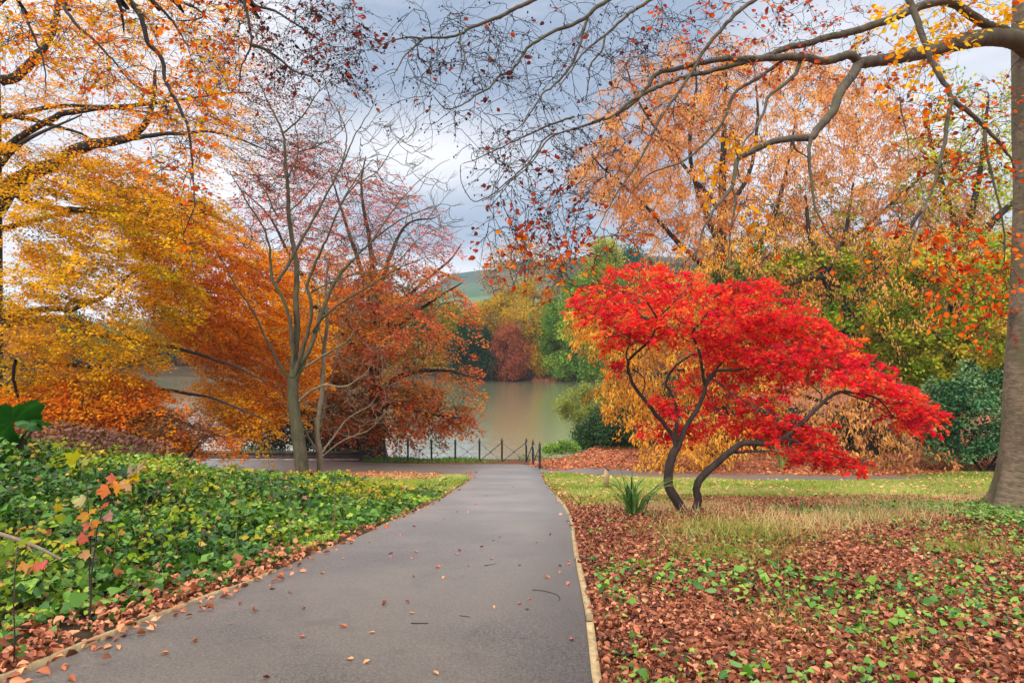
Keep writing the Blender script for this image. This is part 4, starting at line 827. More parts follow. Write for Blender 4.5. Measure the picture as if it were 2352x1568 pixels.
cr = [dict(ok, poly=[(2090,260),(2200,205),(2352,200),(2600,220),(2600,560),(2352,560),(2180,560),(2080,460)], n=320, m=26, d=30, D=3.5, pal=YG, tilt=1.0), dict(ok, poly=[(2050,560),(2200,520),(2352,540),(2600,560),(2600,900),(2352,880),(2230,850),(2100,880),(1990,820),(2040,700)], n=420, m=70, d=28, D=2.5, pal=YG), 
 dict(ok, poly=[(2150,850),(2230,820),(2352,850),(2500,850),(2500,930),(2300,900),(2170,900)], n=70, m=60, d=29, D=2, pal=YG)]
tree("yellowing_oak", "tall oak with yellow green leaves just left of the big grey beech trunk", "tree", tuple(L[0][0][0]), L, cr, B_dark, S=10)

# ---- shrubs --------------------------------------------------------------------------------------
def shrub(name, label, px, d, poly, pal, n, m, D, size=0.1, L_=0.5, cat="shrub", group=None, mt=None, tpl='ovate', stems=7, z0=None, **kw):
    b = np.array([(px-1176)/FP*d, d, float(zg((px-1176)/FP*d, d, False))]); L = []
    P2 = np.array(poly, float)
    for k in range(stems):
        q = samp(poly, 1)[0]; q = U(q[0], q[1], d+rng.uniform(-1, 1)*D*0.6); q[2] = max(q[2], b[2]+0.3)
        P = catmull(np.array([b-(0, 0, .1), b*0.6+q*0.4+(0, 0, 0.15), q]), 0.25); L.append((P, np.linspace(0.05, 0.012, len(P))))
    c = dict(poly=poly, n=n, m=m, d=d, D=D, pal=pal, size=size, tpl=tpl, L=L_, mode='ball', side=2, W=0.3, rt=0.006, rk=0.006, lm=mt or M_leafg, pv=0.25, lv=0.15)
    c.update(kw)
    return tree(name, label, cat, tuple(b), L, [c], B_dark, group, S=6, trunkparts=stems)
DG = [(16, 36, 16), (28, 60, 26), (48, 88, 36), (80, 116, 44)]
shrub("rhododendron", "dense dark green rhododendron beside the big grey beech trunk", 2260, 25.5, [(2120,960),(2140,890),(2230,840),(2352,870),(2600,880),(2600,1062),(2160,1058),(2130,1010)], [(20,50,30),(40,84,48),(66,116,66),(110,150,96)], 190, 150, 1.8, 0.12, 0.42)
shrub("evergreen_shrub", "dark rounded evergreen shrub at the water edge right of the fence", 1400, 36, [(1320,1035),(1330,990),(1370,950),(1440,940),(1480,980),(1500,1040)], DG, 120, 260, 2.0, 0.09, 0.5)
shrub("olive_shrub", "light olive green airy shrub leaning out over the lake", 1390, 37.5, [(1275,935),(1300,905),(1350,885),(1400,880),(1440,910),(1440,960),(1370,985),(1300,965)], [(84,92,36),(120,130,48),(150,158,60),(110,116,44)], 95, 170, 1.8, 0.09, 0.42, tpl='diamond')
shrub("low_shrub", "small bright green shrub at the lake edge right of the last fence post", 1290, 33.6, [(1250,1040),(1262,1024),(1290,1016),(1320,1020),(1325,1040)], [(70,110,36),(110,150,50),(150,180,70)], 40, 130, 0.8, 0.08, 0.22)
shrub("yew_hedge", "very dark yew thicket behind the retaining wall left of the bare tree", 690, 34.3, [(540,1040),(560,960),(620,925),(700,930),(800,960),(860,1000),(860,1040)], [(14,20,12),(26,34,16),(44,48,20),(70,60,26)], 150, 150, 1.3, 0.1, 0.5, tpl='diamond')
shrub("dark_shrub", "dark green shrub mass low behind the golden beech at the left edge", 120, 27.5, [(-300,1020),(-200,930),(0,900),(150,900),(250,960),(380,970),(480,1010),(520,1040),(300,1040)], [(24,40,20),(48,70,28),(90,90,32),(120,70,34)], 190, 150, 2.0, 0.1, 0.5, tpl='diamond')
shrub("twiggy_shrub", "brown twiggy shrub with fine bare stems below the golden beech", 400, 20, [(260,1010),(300,960),(380,940),(470,960),(500,1000),(430,1015)], [(150,110,50),(190,130,50)], 110, 4, 0.8, 0.06, 0.5, tpl='diamond', side=8, W=0.6, mode='spray', rt=0.006, mt=M_leaf)
shrub("laurel_shrub", "green shrub showing through the lower branches of the amber tree", 1790, 34, [(1640,1040),(1700,960),(1800,930),(1950,940),(2080,1000),(2130,1040)], DG, 150, 150, 1.5, 0.1, 0.5)
shrub("back_shrub", "dark green shrub behind the red maple stems", 1580, 40, [(1440,1020),(1450,900),(1540,860),(1680,880),(1760,960),(1760,1040)], DG, 150, 170, 2, 0.12, 0.7)

# ---- trees on the far shore -----------------------------------------------------------------------
def far(name, label, px, d, poly, pal, n, m, D, top, size=0.36, L_=1.5, r=0.4, **kw):
    Lx = [trunk_line(px, 0, d, top, r, r*0.3, flare=1.4)]
    if kw.pop('boughs', 0):
        for k in range(7):
            q = samp(poly, 1)[0]; a = Lx[0][0][rng.integers(5, 11)]; Q = U(q[0], q[1], d+rng.uniform(-2, 2)); P = catmull(np.array([a, a*0.5+Q*0.5+(0, 0, -0.5), Q]), 0.8); Lx.append((P, np.linspace(r*0.5, 0.08, len(P))))
    c = dict(poly=poly, n=n, m=m, d=d, D=D, pal=pal, size=size, tpl='diamond', L=L_, mode='ball', side=0, W=0.8, rt=0.03, rk=0.008, ts=3, pv=0.25, lv=0.14); c.update(kw)
    return tree(name, label, "tree", tuple(Lx[0][0][0]+[0,0,.2]), Lx, [c], B_dark, "trees on the far shore", S=6, lobj=False)
far("tall_tree", "tall thinly leaved golden brown tree with visible boughs on the far shore", 1205, 112, [(1105,640),(1120,590),(1160,560),(1220,545),(1290,565),(1325,640),(1300,700),(1230,690),(1130,700)], [(150,110,70),(196,140,76),(210,156,80)], 170, 26, 6, 560, boughs=1, rt=0.05, side=3, W=1.4, size=0.32)
far("yellow_tree", "yellow gold tree in the middle of the far shore", 1225, 108, [(1100,700),(1150,680),(1220,650),(1280,680),(1310,760),(1260,850),(1180,860),(1120,800)], [(120,110,26),(176,150,34),(208,160,40),(190,120,50)], 190, 120, 7, 690)
far("russet_tree", "rounded russet weeping tree at the far water edge", 1165, 102.5, [(1128,862),(1130,800),(1150,755),(1185,742),(1208,790),(1205,840),(1185,868)], [(120,60,44),(156,84,56),(170,100,60)], 90, 140, 3, 760, 0.3, 1.1)
far("golden_tree", "small amber tree right of the russet weeping tree", 1215, 104, [(1200,850),(1200,800),(1240,790),(1262,830),(1245,860)], [(150,110,20),(206,140,30),(190,150,50)], 45, 130, 2.5, 800, 0.3, 1.0)
far("dark_evergreen", "dark blue green evergreen on the far shore left of the russet tree", 1080, 104, [(1030,850),(1040,770),(1075,745),(1120,760),(1140,800),(1140,858),(1080,862)], [(12,34,24),(26,60,42),(44,84,54)], 100, 150, 4, 760, 0.3, 1.3)
far("green_tree", "large fresh green tree reaching down to the far water edge", 1320, 103, [(1236,815),(1245,740),(1275,680),(1310,650),(1370,650),(1410,740),(1420,850),(1400,872),(1310,874),(1270,860)], [(50,92,34),(86,132,48),(130,160,56),(166,180,66)], 210, 160, 6, 680, 0.32, 1.4)
far("lime_tree", "lime green conical tree behind the large green tree", 1370, 114, [(1320,690),(1340,620),(1375,545),(1410,560),(1430,640),(1430,720)], [(110,130,40),(160,170,60),(196,180,70)], 120, 90, 5, 560)
far("spruce_tree", "blue green spruce just above the top of the red maple", 1450, 120, [(1395,640),(1420,590),(1450,570),(1490,600),(1510,660)], [(30,70,60),(56,104,86),(80,130,100)], 80, 90, 5, 570)
cols_ = {'amber': [(150,90,30),(206,130,40),(220,150,60)], 'olive': [(80,90,30),(130,130,44),(170,160,60)], 'green': [(36,70,30),(66,104,44),(100,130,60)], 'rust': [(120,56,36),(170,86,44),(196,110,56)], 'teal': [(20,50,40),(40,80,60),(66,104,76)]}
for px, d, top, wd, kind, desc in ((-60,122,650,110,'green','at the left edge'), (60,120,725,90,'amber','third from the left'), (170,124,725,100,'teal','behind the golden beech boughs'), (290,121,752,90,'olive','above the white water gap'), (390,123,752,90,'green','right of the white water gap'),
        (490,121,725,90,'rust','left of the bare tree'), (590,122,725,95,'amber','behind the bare tree base'), (700,119,670,90,'olive','directly behind the bare tree'), (800,118,660,95,'green','behind the russet beech trunk'), (900,116,680,90,'amber','behind the right half of the russet beech'), (980,114,690,85,'green','left of the dark evergreen'), (1050,113,700,70,'olive','above the dark evergreen'),
        (1470,108,640,80,'green','behind the left of the red maple'), (1560,104,620,90,'amber','behind the top of the red maple'), (1680,100,600,100,'olive','behind the amber hickory'), (1800,96,600,100,'rust','behind the green oak'), (1930,94,590,100,'amber','right of the green oak trunk'), (2060,92,600,100,'green','between the two oaks'), (2180,90,590,100,'olive','behind the yellowing oak'), (2320,88,590,110,'amber','behind the grey beech trunk')):
    x_ = (px-1176)/FP*d; zt = float(zg(x_, d, False)); bot = 784-(zt+0.5)/d*FP
    poly = [(px-wd*0.8, bot), (px-wd, (bot+top)/2), (px-wd*0.6, top+25), (px, top), (px+wd*0.55, top+30), (px+wd, (bot+top)/2), (px+wd*0.8, bot)]
    far(kind+"_leaved_tree", f"{ {'amber':'amber','olive':'olive green','green':'mid green','rust':'rusty brown','teal':'blue green'}[kind]} tree on the far bank {desc}", px, d, poly, cols_[kind], 130, 95, 6, top+20, 0.42, 1.9)

# distant woods on the hill: nobody could count them
N = 5200; wx_ = rng.uniform(-420, 420, N*4); wy_ = rng.uniform(135, 560, N*4)
k = (noise2(wx_, wy_, 0.022, 21)+0.25*noise2(wx_, wy_, 0.09, 22)+np.where(wy_ > 480, 0.75, 0)+np.where((wy_ < 155), 0.3, 0)+np.where(wx_ > 20, 0.35, 0) > 0.52); wx_, wy_ = wx_[k][:N], wy_[k][:N]; N = len(wx_)
m_ = 26; hgt = rng.uniform(4, 8, N); zz_ = zg(wx_, wy_, False); o = nrm(rv(N*m_))*rng.random((N*m_, 1))**0.4; idx = np.repeat(np.arange(N), m_)
pos = np.stack([wx_, wy_, zz_+hgt*0.45], -1)[idx]+o*np.stack([hgt*0.5, hgt*0.5, hgt*0.55], -1)[idx]
col = palette([(36,64,50),(60,84,54),(96,96,60),(110,90,60),(56,80,66)], rng.random(N))[idx]*rng.uniform(0.8, 1.15, (N*m_, 1))
V, Fs, cc = leaves(pos, rv(N*m_), o+rv(N*m_)*0.5, rng.uniform(1.2, 2.4, N*m_), col, 'diamond')
set_props(mk("distant_wood", V, Fs, M_leaf, None, cc), "patches of distant autumn woodland on the far hillside", "woodland", kind='stuff')

# ================================================================ PLANTS NEAR THE GROUND
def strap_plant(name, label, base, n, h, w_, pal, spread=0.55):
    e = empty(name, tuple(base), label, "plant"); az = rng.uniform(0, 6.28, n); ln = rng.uniform(0.6, 1.05, n)*h; out = rng.uniform(0.1, 1, n)**0.8*spread*ln
    d = np.stack([np.cos(az), np.sin(az)], -1); t = np.linspace(0, 1, 9)
    P = np.zeros((n, 9, 3)); P[..., :2] = base[:2]+d[:, None]*(0.07+out[:, None]*t**1.7)[..., None]+rng.normal(size=(n, 1, 2))*0.04*h
    bend = rng.uniform(0.15, 0.75, n)[:, None]; P[..., 2] = base[2]-0.03+ln[:, None]*(t-bend*t**3*0.75)
    s = nrm(np.stack([-d[:, 1], d[:, 0], rng.normal(size=n)*0.4], -1))[:, None]; wdt = w_*np.array([.6,.9,1,1,.95,.85,.65,.4,.03])[None, :, None]*rng.uniform(0.7, 1.2, (n, 1, 1))
    V = np.stack([P-s*wdt, P+(0, 0, -0.25*w_), P+s*wdt], 2); i = (np.arange(n)[:, None, None]*9+np.arange(8)[None, :, None])*3+np.arange(2)[None, None]
    col = palette(pal, rng.random(n))[:, None, None]*np.ones((1, 9, 3, 1))
    yl = (rng.random(n) < 0.25)[:, None, None, None]*(t > 0.8)[None, :, None, None]; col = np.where(yl, lin((190, 140, 40)), col)
    mk("leaves", V.reshape(-1, 3), [np.stack([i, i+1, i+4, i+3], -1).reshape(-1, 4)], M_leafg, e, col.reshape(-1, 3)); return e
SG = [(30, 64, 24), (50, 92, 34), (80, 124, 50), (110, 150, 80)]
strap_plant("strap_leaved_plant", "clump of arching green sword shaped leaves left of the red maple trunks", G(1455, 1186), 64, 0.92, 0.015, SG, 0.85)
strap_plant("ornamental_grass", "pale green fountain of ornamental grass beyond the side path", G(1800, 1078), 220, 1.35, 0.012, [(90,120,50),(140,160,80),(180,180,110)], 0.6)

def stem(par, P, r0, r1, m, name="stem"):
    P = catmull(np.array(P), 0.03); P[1:-1] += np.stack([np.sin(np.arange(len(P)-2)*.45), 0*P[1:-1, 0], 0*P[1:-1, 0]], -1)*0.004; V, q = tubes(P, np.linspace(r0, r1, len(P)), 6); return mk(name, V, [q], m, par, None, True)
def K7(u, v, d): return U(u*0.3, 893.8+v*0.3, d)
dS = 4.3; b0 = U(206, 1337, dS); gz = float(zg(b0[0], dS))
e = empty("maple_sapling", (b0[0], dS, gz), "thin maple sapling with yellow green leaf at its top among the ivy", "sapling")
stem(e, [(b0[0], dS, gz), K7(690,1250,dS), K7(685,1000,dS), K7(670,800,dS), K7(630,650,dS+.05), K7(600,540,dS+.1)], 0.006, 0.0025, B_maple)
e2 = empty("maple_seedling", (b0[0]+.05, dS-.1, gz), "dark stemmed leaning maple seedling with tan and pink leaves among the ivy", "sapling")
stem(e2, [(b0[0]+.05, dS-.1, gz), K7(730,1150,dS-.1), K7(770,1000,dS-.1), K7(800,880,dS-.12), K7(860,760,dS-.15), K7(990,640,dS-.2)], 0.006, 0.003, B_dark)
def pl(par, u, v, size, colr, dv, nv, d=dS):
    size *= 0.78; colr = tuple(np.array(colr)*0.86); p = K7(u, v, d)+np.array([0, -0.01, 0])
    V, Fs, cc = leaves(p[None], np.array([dv], float), np.array([nv], float), np.array([size]), lin(np.array([colr], float)), 'palm')
    V[:, 1] += 0.012*np.sin((V[:, 2]+V[:, 0])*70+u); V[:, 2] += 0.006*np.sin(V[:, 0]*90); mk("leaf", V, Fs, M_leaf, par, cc)
for u, v, s, c_, dv in ((600,540,.11,(206,200,40),(-.4,-.5,.5)),(590,545,.10,(190,196,60),(-.9,-.3,-.2)),(640,540,.075,(180,180,90),(.7,-.3,-.3)),(650,860,.09,(214,200,140),(-.8,-.3,.3)),(470,880,.075,(196,170,40),(-.3,-.3,-.7)),(680,960,.085,(216,160,70),(-.8,-.5,-.2)),(690,1010,.08,(220,130,100),(-.2,-.5,-.8)),(660,1100,.10,(214,110,90),(-.2,-.4,-.9)),(690,1250,.08,(226,170,120),(-.7,-.5,-.2)),(700,940,.07,(230,150,60),(.6,-.4,.1)),(470,960,.07,(150,160,40),(-.1,-.3,-.9)),(690,1090,.06,(200,120,60),(.8,-.4,-.4))):
    pl(e, u, v, s, c_, dv, (rng.normal()*.3, -.7, .6))
for u, v, s, c_, dv in ((990,640,.11,(170,150,120),(.5,-.3,.5)),(1010,650,.11,(220,190,30),(.8,-.4,-.3)),(985,680,.12,(226,180,120),(.4,-.5,-.8)),(930,700,.12,(226,150,60),(-.1,-.5,-.9)),(890,700,.09,(214,120,90),(-.6,-.4,.4)),(840,760,.10,(226,130,70),(-.9,-.4,-.3)),(800,880,.06,(220,100,60),(.6,-.4,.1)),(760,1000,.08,(222,140,60),(-.5,-.5,-.6)),(830,940,.09,(216,160,140),(.5,-.4,-.7)),(1050,600,.09,(190,170,130),(.9,-.3,.2))):
    pl(e2, u, v, s, c_, dv, (rng.normal()*.3, -.7, .6), dS-.15)
dL = 3.6; b0 = U(75, 1300, dL); gz = float(zg(b0[0], dL)); e = empty("bramble_shoot", (b0[0], dL, gz), "arching bramble shoot with peach and pink leaves at the left edge", "sapling")
stem(e, [(b0[0]-.1, dL, gz), K7(120,1330,dL), K7(210,1300,dL), K7(260,1280,dL)], 0.004, 0.002, B_maple)
for u, v, s, c_, dv in ((215,1320,.08,(230,160,90),(-.3,-.5,-.6)),(280,1330,.085,(220,120,90),(.4,-.5,-.6)),(250,1240,.07,(220,180,110),(-.1,-.4,.9)),(120,1200,.11,(120,150,60),(-.9,-.5,-.3)),(150,1160,.12,(140,160,50),(.8,-.5,.1)),(60,1250,.12,(110,140,50),(-.6,-.6,-.4)),(330,1330,.06,(226,110,110),(.9,-.3,.2))):
    pl(e, u, v, s, c_, dv, (rng.normal()*.3, -.7, .7), dL)
P_ = catmull(np.array([U(-20,1220,4.0), U(45,1240,4.0), U(90,1258,3.95), U(141,1284,3.9)]), 0.04); V, q = tubes(P_, np.linspace(0.014, 0.008, len(P_)), 8)
set_props(mk("fallen_branch", V, [q], B_pale, None, None, True), "pale fallen branch lying in the ivy at the left edge", "branch")
# big umbrella-leaved plant at the left edge
dG = 9.0; b0 = U(10, 1060, dG); gz = float(zg(b0[0], dG)); e = empty("giant_rhubarb", (b0[0], dG, gz), "huge lobed rhubarb like green leaves on stout stalks at the left edge", "plant")
for (px, py), s, dv, nv, c_ in (((30,970),.8,(-.75,.1,.35),(.25,-.85,.5),(26,66,16)), ((70,972),.36,(.8,-.2,-.55),(.5,-.3,.8),(80,120,74)), ((90,970),.36,(.9,.3,-.3),(.3,.2,.9),(36,84,26)), ((0,1040),.45,(.5,-.4,-.3),(.2,-.3,.9),(70,120,90))):
    p = U(px, py, dG); k_ = 26; an = np.linspace(-2.6, 2.6, k_); rr = s*0.5*(0.85+0.15*np.cos(an*3.5)+0.07*np.cos(an*13))
    d1 = nrm(np.array(dv, float)); n1v = nrm(np.array(nv, float)); s1 = nrm(np.cross(n1v, d1)); n1v = np.cross(d1, s1); rings = []
    for f, up_ in ((0.33, 0.05), (0.66, 0.06), (1.0, -0.02)):
        rings.append(p+d1*(np.cos(an)*rr*f)[:, None]*1.0+s1*(np.sin(an)*rr*f)[:, None]+n1v*(up_*s+0.03*s*np.cos(an*3.5)*f)[:, None])
    V = np.vstack([p[None]]+rings); vn = np.concatenate([[1.0]]+[0.75+0.5*(np.cos(an*7) > 0.93)+0.25*rng.random(k_) for _ in range(3)])[:, None]; F3 = np.array([[0, 1+i, 2+i] for i in range(k_-1)]); F4 = np.array([[1+r*k_+i, 1+(r+1)*k_+i, 2+(r+1)*k_+i, 2+r*k_+i] for r in range(2) for i in range(k_-1)])
    mk("leaf", V, [F3, F4], M_leaf, e, lin(c_)[None]*vn, True)
    stem(e, [(b0[0], dG, gz), (p+np.array([b0[0], dG, gz]))/2+(0, .05, .1), p], 0.03, 0.015, B_green, "stalk")

# ---------------------------------------------------------------- scatter helpers
def rej(n, x0, x1, y0, y1, f):
    x = rng.uniform(x0, x1, n); y = rng.uniform(y0, y1, n); k = rng.random(n) < f(x, y); return x[k], y[k]
def fov(x, y, mg=1.5): return np.abs(x) < 0.76*y+mg
# ivy and bramble carpet on the left bank
def ivy_d(x, y):
    e = xl(y)-x; f = smooth((e-0.02-0.12*noise2(x, y, 2.0, 31)-np.interp(y, [3, 5, 7], [0.22, 0.12, 0.03]))/np.interp(y, [3, 6, 9], [1.0, 0.5, 0.15]))
    g = inpoly(x, y, LAWN_L); gd = dpoly(x, y, LAWN_L)
    f = f*np.where(g, np.clip(1-gd/0.8, 0, 1)*0.6, 1); f = f*np.where(y > 21.8-0.06*(xl(y)-x), 0, 1)*np.interp(y, [2, 4, 8, 22], [1, 1, 0.6, 0.42])
    return np.clip(f, 0, 1)*fov(x, y)
x, y = rej(760000, -18, 1.0, 2.2, 23, ivy_d); e = xl(y)-x
hn = noise2(x, y, 2.6, 33); hh = np.clip(e/0.9, 0.12, 1)*(0.20+0.22*smooth((e-1.2)/2))*(1+0.75*hn)+0.12*noise2(x, y, 7.0, 34); hh = np.clip(hh, 0.02, 1.0)*np.interp(y, [2, 5, 11, 17], [0.8, 1, 0.8, 0.45])
z = zg(x, y)+hh*(rng.random(len(x))**0.5); N = len(x); sp_ = noise2(x, y, 1.1, 36)+rng.normal(size=N)*0.35
pt = 0.55+0.20*noise2(x, y, 1.3, 35)+rng.normal(size=N)*0.2
col = np.where((sp_ > 0.25)[:, None], palette([(46,74,14),(98,128,24),(138,164,40),(170,184,60)], pt), palette([(14,34,8),(38,76,16),(70,114,28),(112,150,52)], pt))*rng.uniform(0.8, 1.2, (N, 1))
yel = rng.random(N) < 0.035; col[yel] = palette([(206,176,70),(200,130,80),(130,74,50),(160,100,66)], rng.random(yel.sum()))
size = np.interp(y, [2.5, 6, 12, 22], [0.044, 0.050, 0.068, 0.098])*np.exp(rng.normal(size=N)*0.33)*np.where(sp_ > 0.25, 0.85, 1.05); P = np.stack([x, y, z], -1); nv = rv(N)*0.75+(0, -0.2, 1.0); near = y < 8.5
mb = MB()
for k, tp in ((near & (sp_ <= 0.25), 'ivy'), (near & (sp_ > 0.25), 'ovate'), (~near, 'diamond')):
    V, Fs, cc = leaves(P[k], rv(k.sum())*(1, 1, .45), nv[k], size[k], col[k], tp, size[k]*(1.15 if tp != 'ivy' else rng.uniform(.8, 1.2, k.sum()))); mb.add(V, *Fs, col=cc)
set_props(mb.build("ivy_carpet", M_leafg), "thick glossy ivy and bramble covering the bank left of the path", "ground cover", kind='stuff')
# arching bramble canes with toothed leaves rising out of it
N = 1500; x, y = rej(9000, -15, 0, 2.8, 21, lambda x, y: (ivy_d(x, y) > 0.12)*(xl(y)-x > 0.6)*np.clip(.35+noise2(x, y, 1.0, 37), .05, 1)*fov(x, y, 0.5)); N = len(x); z = zg(x, y)+0.15; h = rng.uniform(.15, .5, N)*np.interp(y, [9, 15], [1, .35]); az = rng.uniform(0, 6.28, N); ln = rng.uniform(.3, .8, N)
t = np.linspace(0, 1, 6)[None]; P = np.stack([x[:, None]+np.cos(az)[:, None]*ln[:, None]*t, y[:, None]+np.sin(az)[:, None]*ln[:, None]*t, z[:, None]+h[:, None]*(2.2*t-1.7*t**2)], -1)
mb = MB(); V, q = tubes(P, np.broadcast_to(np.linspace(.004, .0018, 6), (N, 6)), 4); mb.add(V, q, col=lin((110, 84, 54)))
k_ = 9; tt_ = rng.uniform(.15, 1, (N, k_)); pp = np.stack([x[:, None]+np.cos(az)[:, None]*ln[:, None]*tt_, y[:, None]+np.sin(az)[:, None]*ln[:, None]*tt_, z[:, None]+h[:, None]*(2.2*tt_-1.7*tt_**2)], -1).reshape(-1, 3); M = len(pp)
V, Fs, cc = leaves(pp, rv(M)*(1, 1, .5), rv(M)*.6+(0, -.2, 1), np.repeat(np.interp(y, [3, 20], [.055, .09]), k_)*rng.uniform(.7, 1.2, M), palette([(60,100,24),(110,144,36),(160,176,50),(206,176,70),(190,120,60)], np.repeat(rng.random(N), k_)*.8+rng.random(M)*.15), 'ovate'); mb.add(V, *Fs, col=cc)
set_props(mb.build("bramble_canes", M_leaf), "arching bramble canes with toothed yellow green leaves above the ivy", "brambles", kind='stuff')
# dry stems poking from it
x, y = rej(900, -12, 0, 3, 20, lambda x, y: (ivy_d(x, y) > 0.1)*np.where((x < -4) & (y > 7), 1, 0.25)); N = len(x); z = zg(x, y); h = rng.uniform(0.3, 0.8, N)*np.interp(y, [9, 15], [1, .5]); tl = rng.normal(size=(N, 2))*0.18
P = np.stack([np.stack([x, y, z], -1), np.stack([x+tl[:, 0]*.4, y+tl[:, 1]*.4, z+h*.6], -1), np.stack([x+tl[:, 0], y+tl[:, 1], z+h], -1)], 1)
V, q = tubes(P, np.broadcast_to([0.004, 0.003, 0.0015], (N, 3)), 4); set_props(mk("dry_stems", V, [q], simple("dry_stem", C4(120, 84, 60)), None), "thin dry brown stems standing up out of the ivy", "stems", kind='stuff')

# grass
def grass(name, label, n, box_, f, h0, h1, pal, w_=0.006, lean=0.5, part=None, clump=0):
    x, y = rej(n, *box_, f); N = len(x)
    z = zg(x, y); h = rng.uniform(h0, h1, N)*(np.interp(y, [11, 14], [1, .4]) if h1 == 0.42 else 1)*(0.8+0.35*noise2(x, y, 1.2, 41)); col = palette(pal, 0.5+0.25*noise2(x, y, 0.8, 42)+rng.normal(size=N)*0.2)
    V, Fs, cc = leaves(np.stack([x, y, z-0.01], -1), np.c_[rng.normal(size=(N, 2))*lean, np.ones(N)], rv(N)*(1, 1, 0), np.clip(h, 0.02, 2), col, 'blade', w_*(1+y/9.0))
    o = mk(name, V, Fs, M_grass, None, cc); return set_props(o, label, "grass", kind='stuff')
lawn_pal = [(90,110,44),(120,144,48),(152,172,66),(190,186,112),(200,180,130)]
grass("lawn_grass", "short bright green grass of the right hand lawn", 330000, (0.5, 26, 12.5, 29.5), lambda x, y: zone(LAWN_R, x, y, 0.5)*fov(x, y, 1)*(~inpath(x, y, 0.05)), 0.05, 0.11, lawn_pal)
grass("verge_grass", "bright green grass tongue between the ivy and the fork of the paths", 150000, (-9, -0.5, 14, 27), lambda x, y: zone(LAWN_L, x, y, 0.4)*(~inpath(x, y, 0.03)), 0.07, 0.16, lawn_pal)
grass("dry_grass", "tall bleached straw coloured grass around the red maple trunks", 120000, (1.0, 14, 7.0, 17.5), lambda x, y: zone(DRY, x, y, 1.0)**1.5*fov(x, y, .6)*np.clip(0.65+0.9*noise2(x, y, 0.9, 43), 0.05, 1)*0.8*(1-0.92*np.exp(-((x-2.6)/1.3)**2)*(y < 11.6)), 0.14, 0.42, [(130,106,62),(190,160,104),(222,200,150),(160,156,80)], 0.0032, 0.45)
def tuft(x, y): return np.clip(np.exp(-((x-2.1)**2/0.30+(y-6.6)**2/0.25))*0.8*np.clip(.6+noise2(x, y, 3, 46), 0, 1)+np.exp(-((x-4.4)**2/0.12+(y-6.6)**2/0.12))*0.5+np.exp(-((x-2.6)**2/0.5+(y-8.2)**2/0.6))*0.5+np.exp(-((x-1.7)**2/0.06+(y-4.3)**2/0.06))*0.25+np.exp(-((x-2.3)**2/0.05+(y-4.0)**2/0.05))*0.25, 0, 1)
grass("grass_tufts", "loose tufts of green and yellow grass growing through the leaf litter", 70000, (0.8, 6, 3.5, 10), tuft, 0.12, 0.34, [(70,96,30),(110,140,44),(160,160,70),(180,160,100)], 0.0022, 0.6)
grass("bank_grass", "grass and weeds along the foot of the lakeside fence", 60000, (-26, 3.0, 29.2, 33.6), lambda x, y: (~inpath(x, y, 0.0))*((y < 30.7) | (x < -6.6))*np.clip(0.5+noise2(x, y, 0.7, 44), 0, 1)*np.where(x < -6.6, 0.6*(y > 31.1), np.where(x > 1, 0.3, 1)), 0.12, 0.3, [(60,96,34),(96,136,50),(130,160,66)])
# leafy weeds under the fence and on the wall top
x, y = rej(60000, -24, 1.6, 29.4, 33.5, lambda x, y: (~inpath(x, y, 0.1))*((y < 30.7) | (x < -6.6))*np.clip(0.1+1.0*noise2(x, y, 0.8, 45), 0, 1)*np.where(x < -6.6, (y > 31.2), 1)); N = len(x)
V, Fs, cc = leaves(np.stack([x, y, zg(x, y, False)+rng.random(N)*0.22*(1+0.8*noise2(x, y, .8, 45))+np.where(x < -6.6, 0.15, 0)], -1), rv(N)*(1, 1, .4), rv(N)*.6+(0, 0, 1), rng.uniform(.05, .10, N), palette([(50,84,30),(84,126,44),(130,160,66)], rng.random(N)), 'diamond')
set_props(mk("bank_weeds", V, Fs, M_leaf, None, cc), "low leafy green weeds along the water edge and wall top", "weeds", kind='stuff')

# leaf litter
def litter(name, label, n, box_, f, s0, s1, pal, tpl='curl', lift=0.03, tilt=0.55, dead=None):
    x, y = rej(n, *box_, f); N = len(x); inp_ = inpath(x, y, 0)
    z = np.where(inp_, zb(y)+0.016, zg(x, y)+0.004)+rng.random(N)**1.5*lift
    col = palette(pal, 0.5+0.15*noise2(x, y, 1.5, 51)+rng.normal(size=N)*0.28)*rng.uniform(0.75, 1.2, (N, 1))
    V, Fs, cc = leaves(np.stack([x, y, z], -1), rv(N)*(1, 1, .25), rv(N)*tilt+(0, 0, 1), rng.uniform(s0, s1, N)*np.interp(y, [3, 10, 30], [1, 1.15, 1.5]), col, tpl)
    return set_props(mk(name, V, Fs, dead or M_dead, None, cc), label, "fallen leaves", kind='stuff')
BR = [(44,25,18),(98,52,34),(142,78,52),(174,106,74),(202,144,106)]
litter("leaf_litter", "deep copper brown carpet of fallen beech leaves right of the path", 430000, (0.2, 13, 2.3, 15.5), lambda x, y: (x > xr(y)+0.055)*fov(x, y, .5)*(1-0.85*zone(LAWN_R, x, y, .5))*(1-0.6*zone(DRY, x, y, .6))*np.interp(y, [2, 4, 8, 15], [1, .9, .5, .3]), 0.026, 0.052, BR, tilt=0.9, lift=0.05)
litter("far_leaf_litter", "orange leaf carpet beyond the side path under the trees", 110000, (0.8, 32, 22, 40), lambda x, y: (~inpath(x, y, 0.04))*fov(x, y, 1)*np.where((y > 27.5+0.0*x) | (x > 10) & (y > 24.5), 1, 0.12)*(1-0.95*zone(LAWN_R, x, y, .3))*np.where(y > 34, .5, 1), 0.06, 0.10, [(120,60,38),(172,96,60),(198,122,78),(214,148,102)], 'diamond', 0.04)
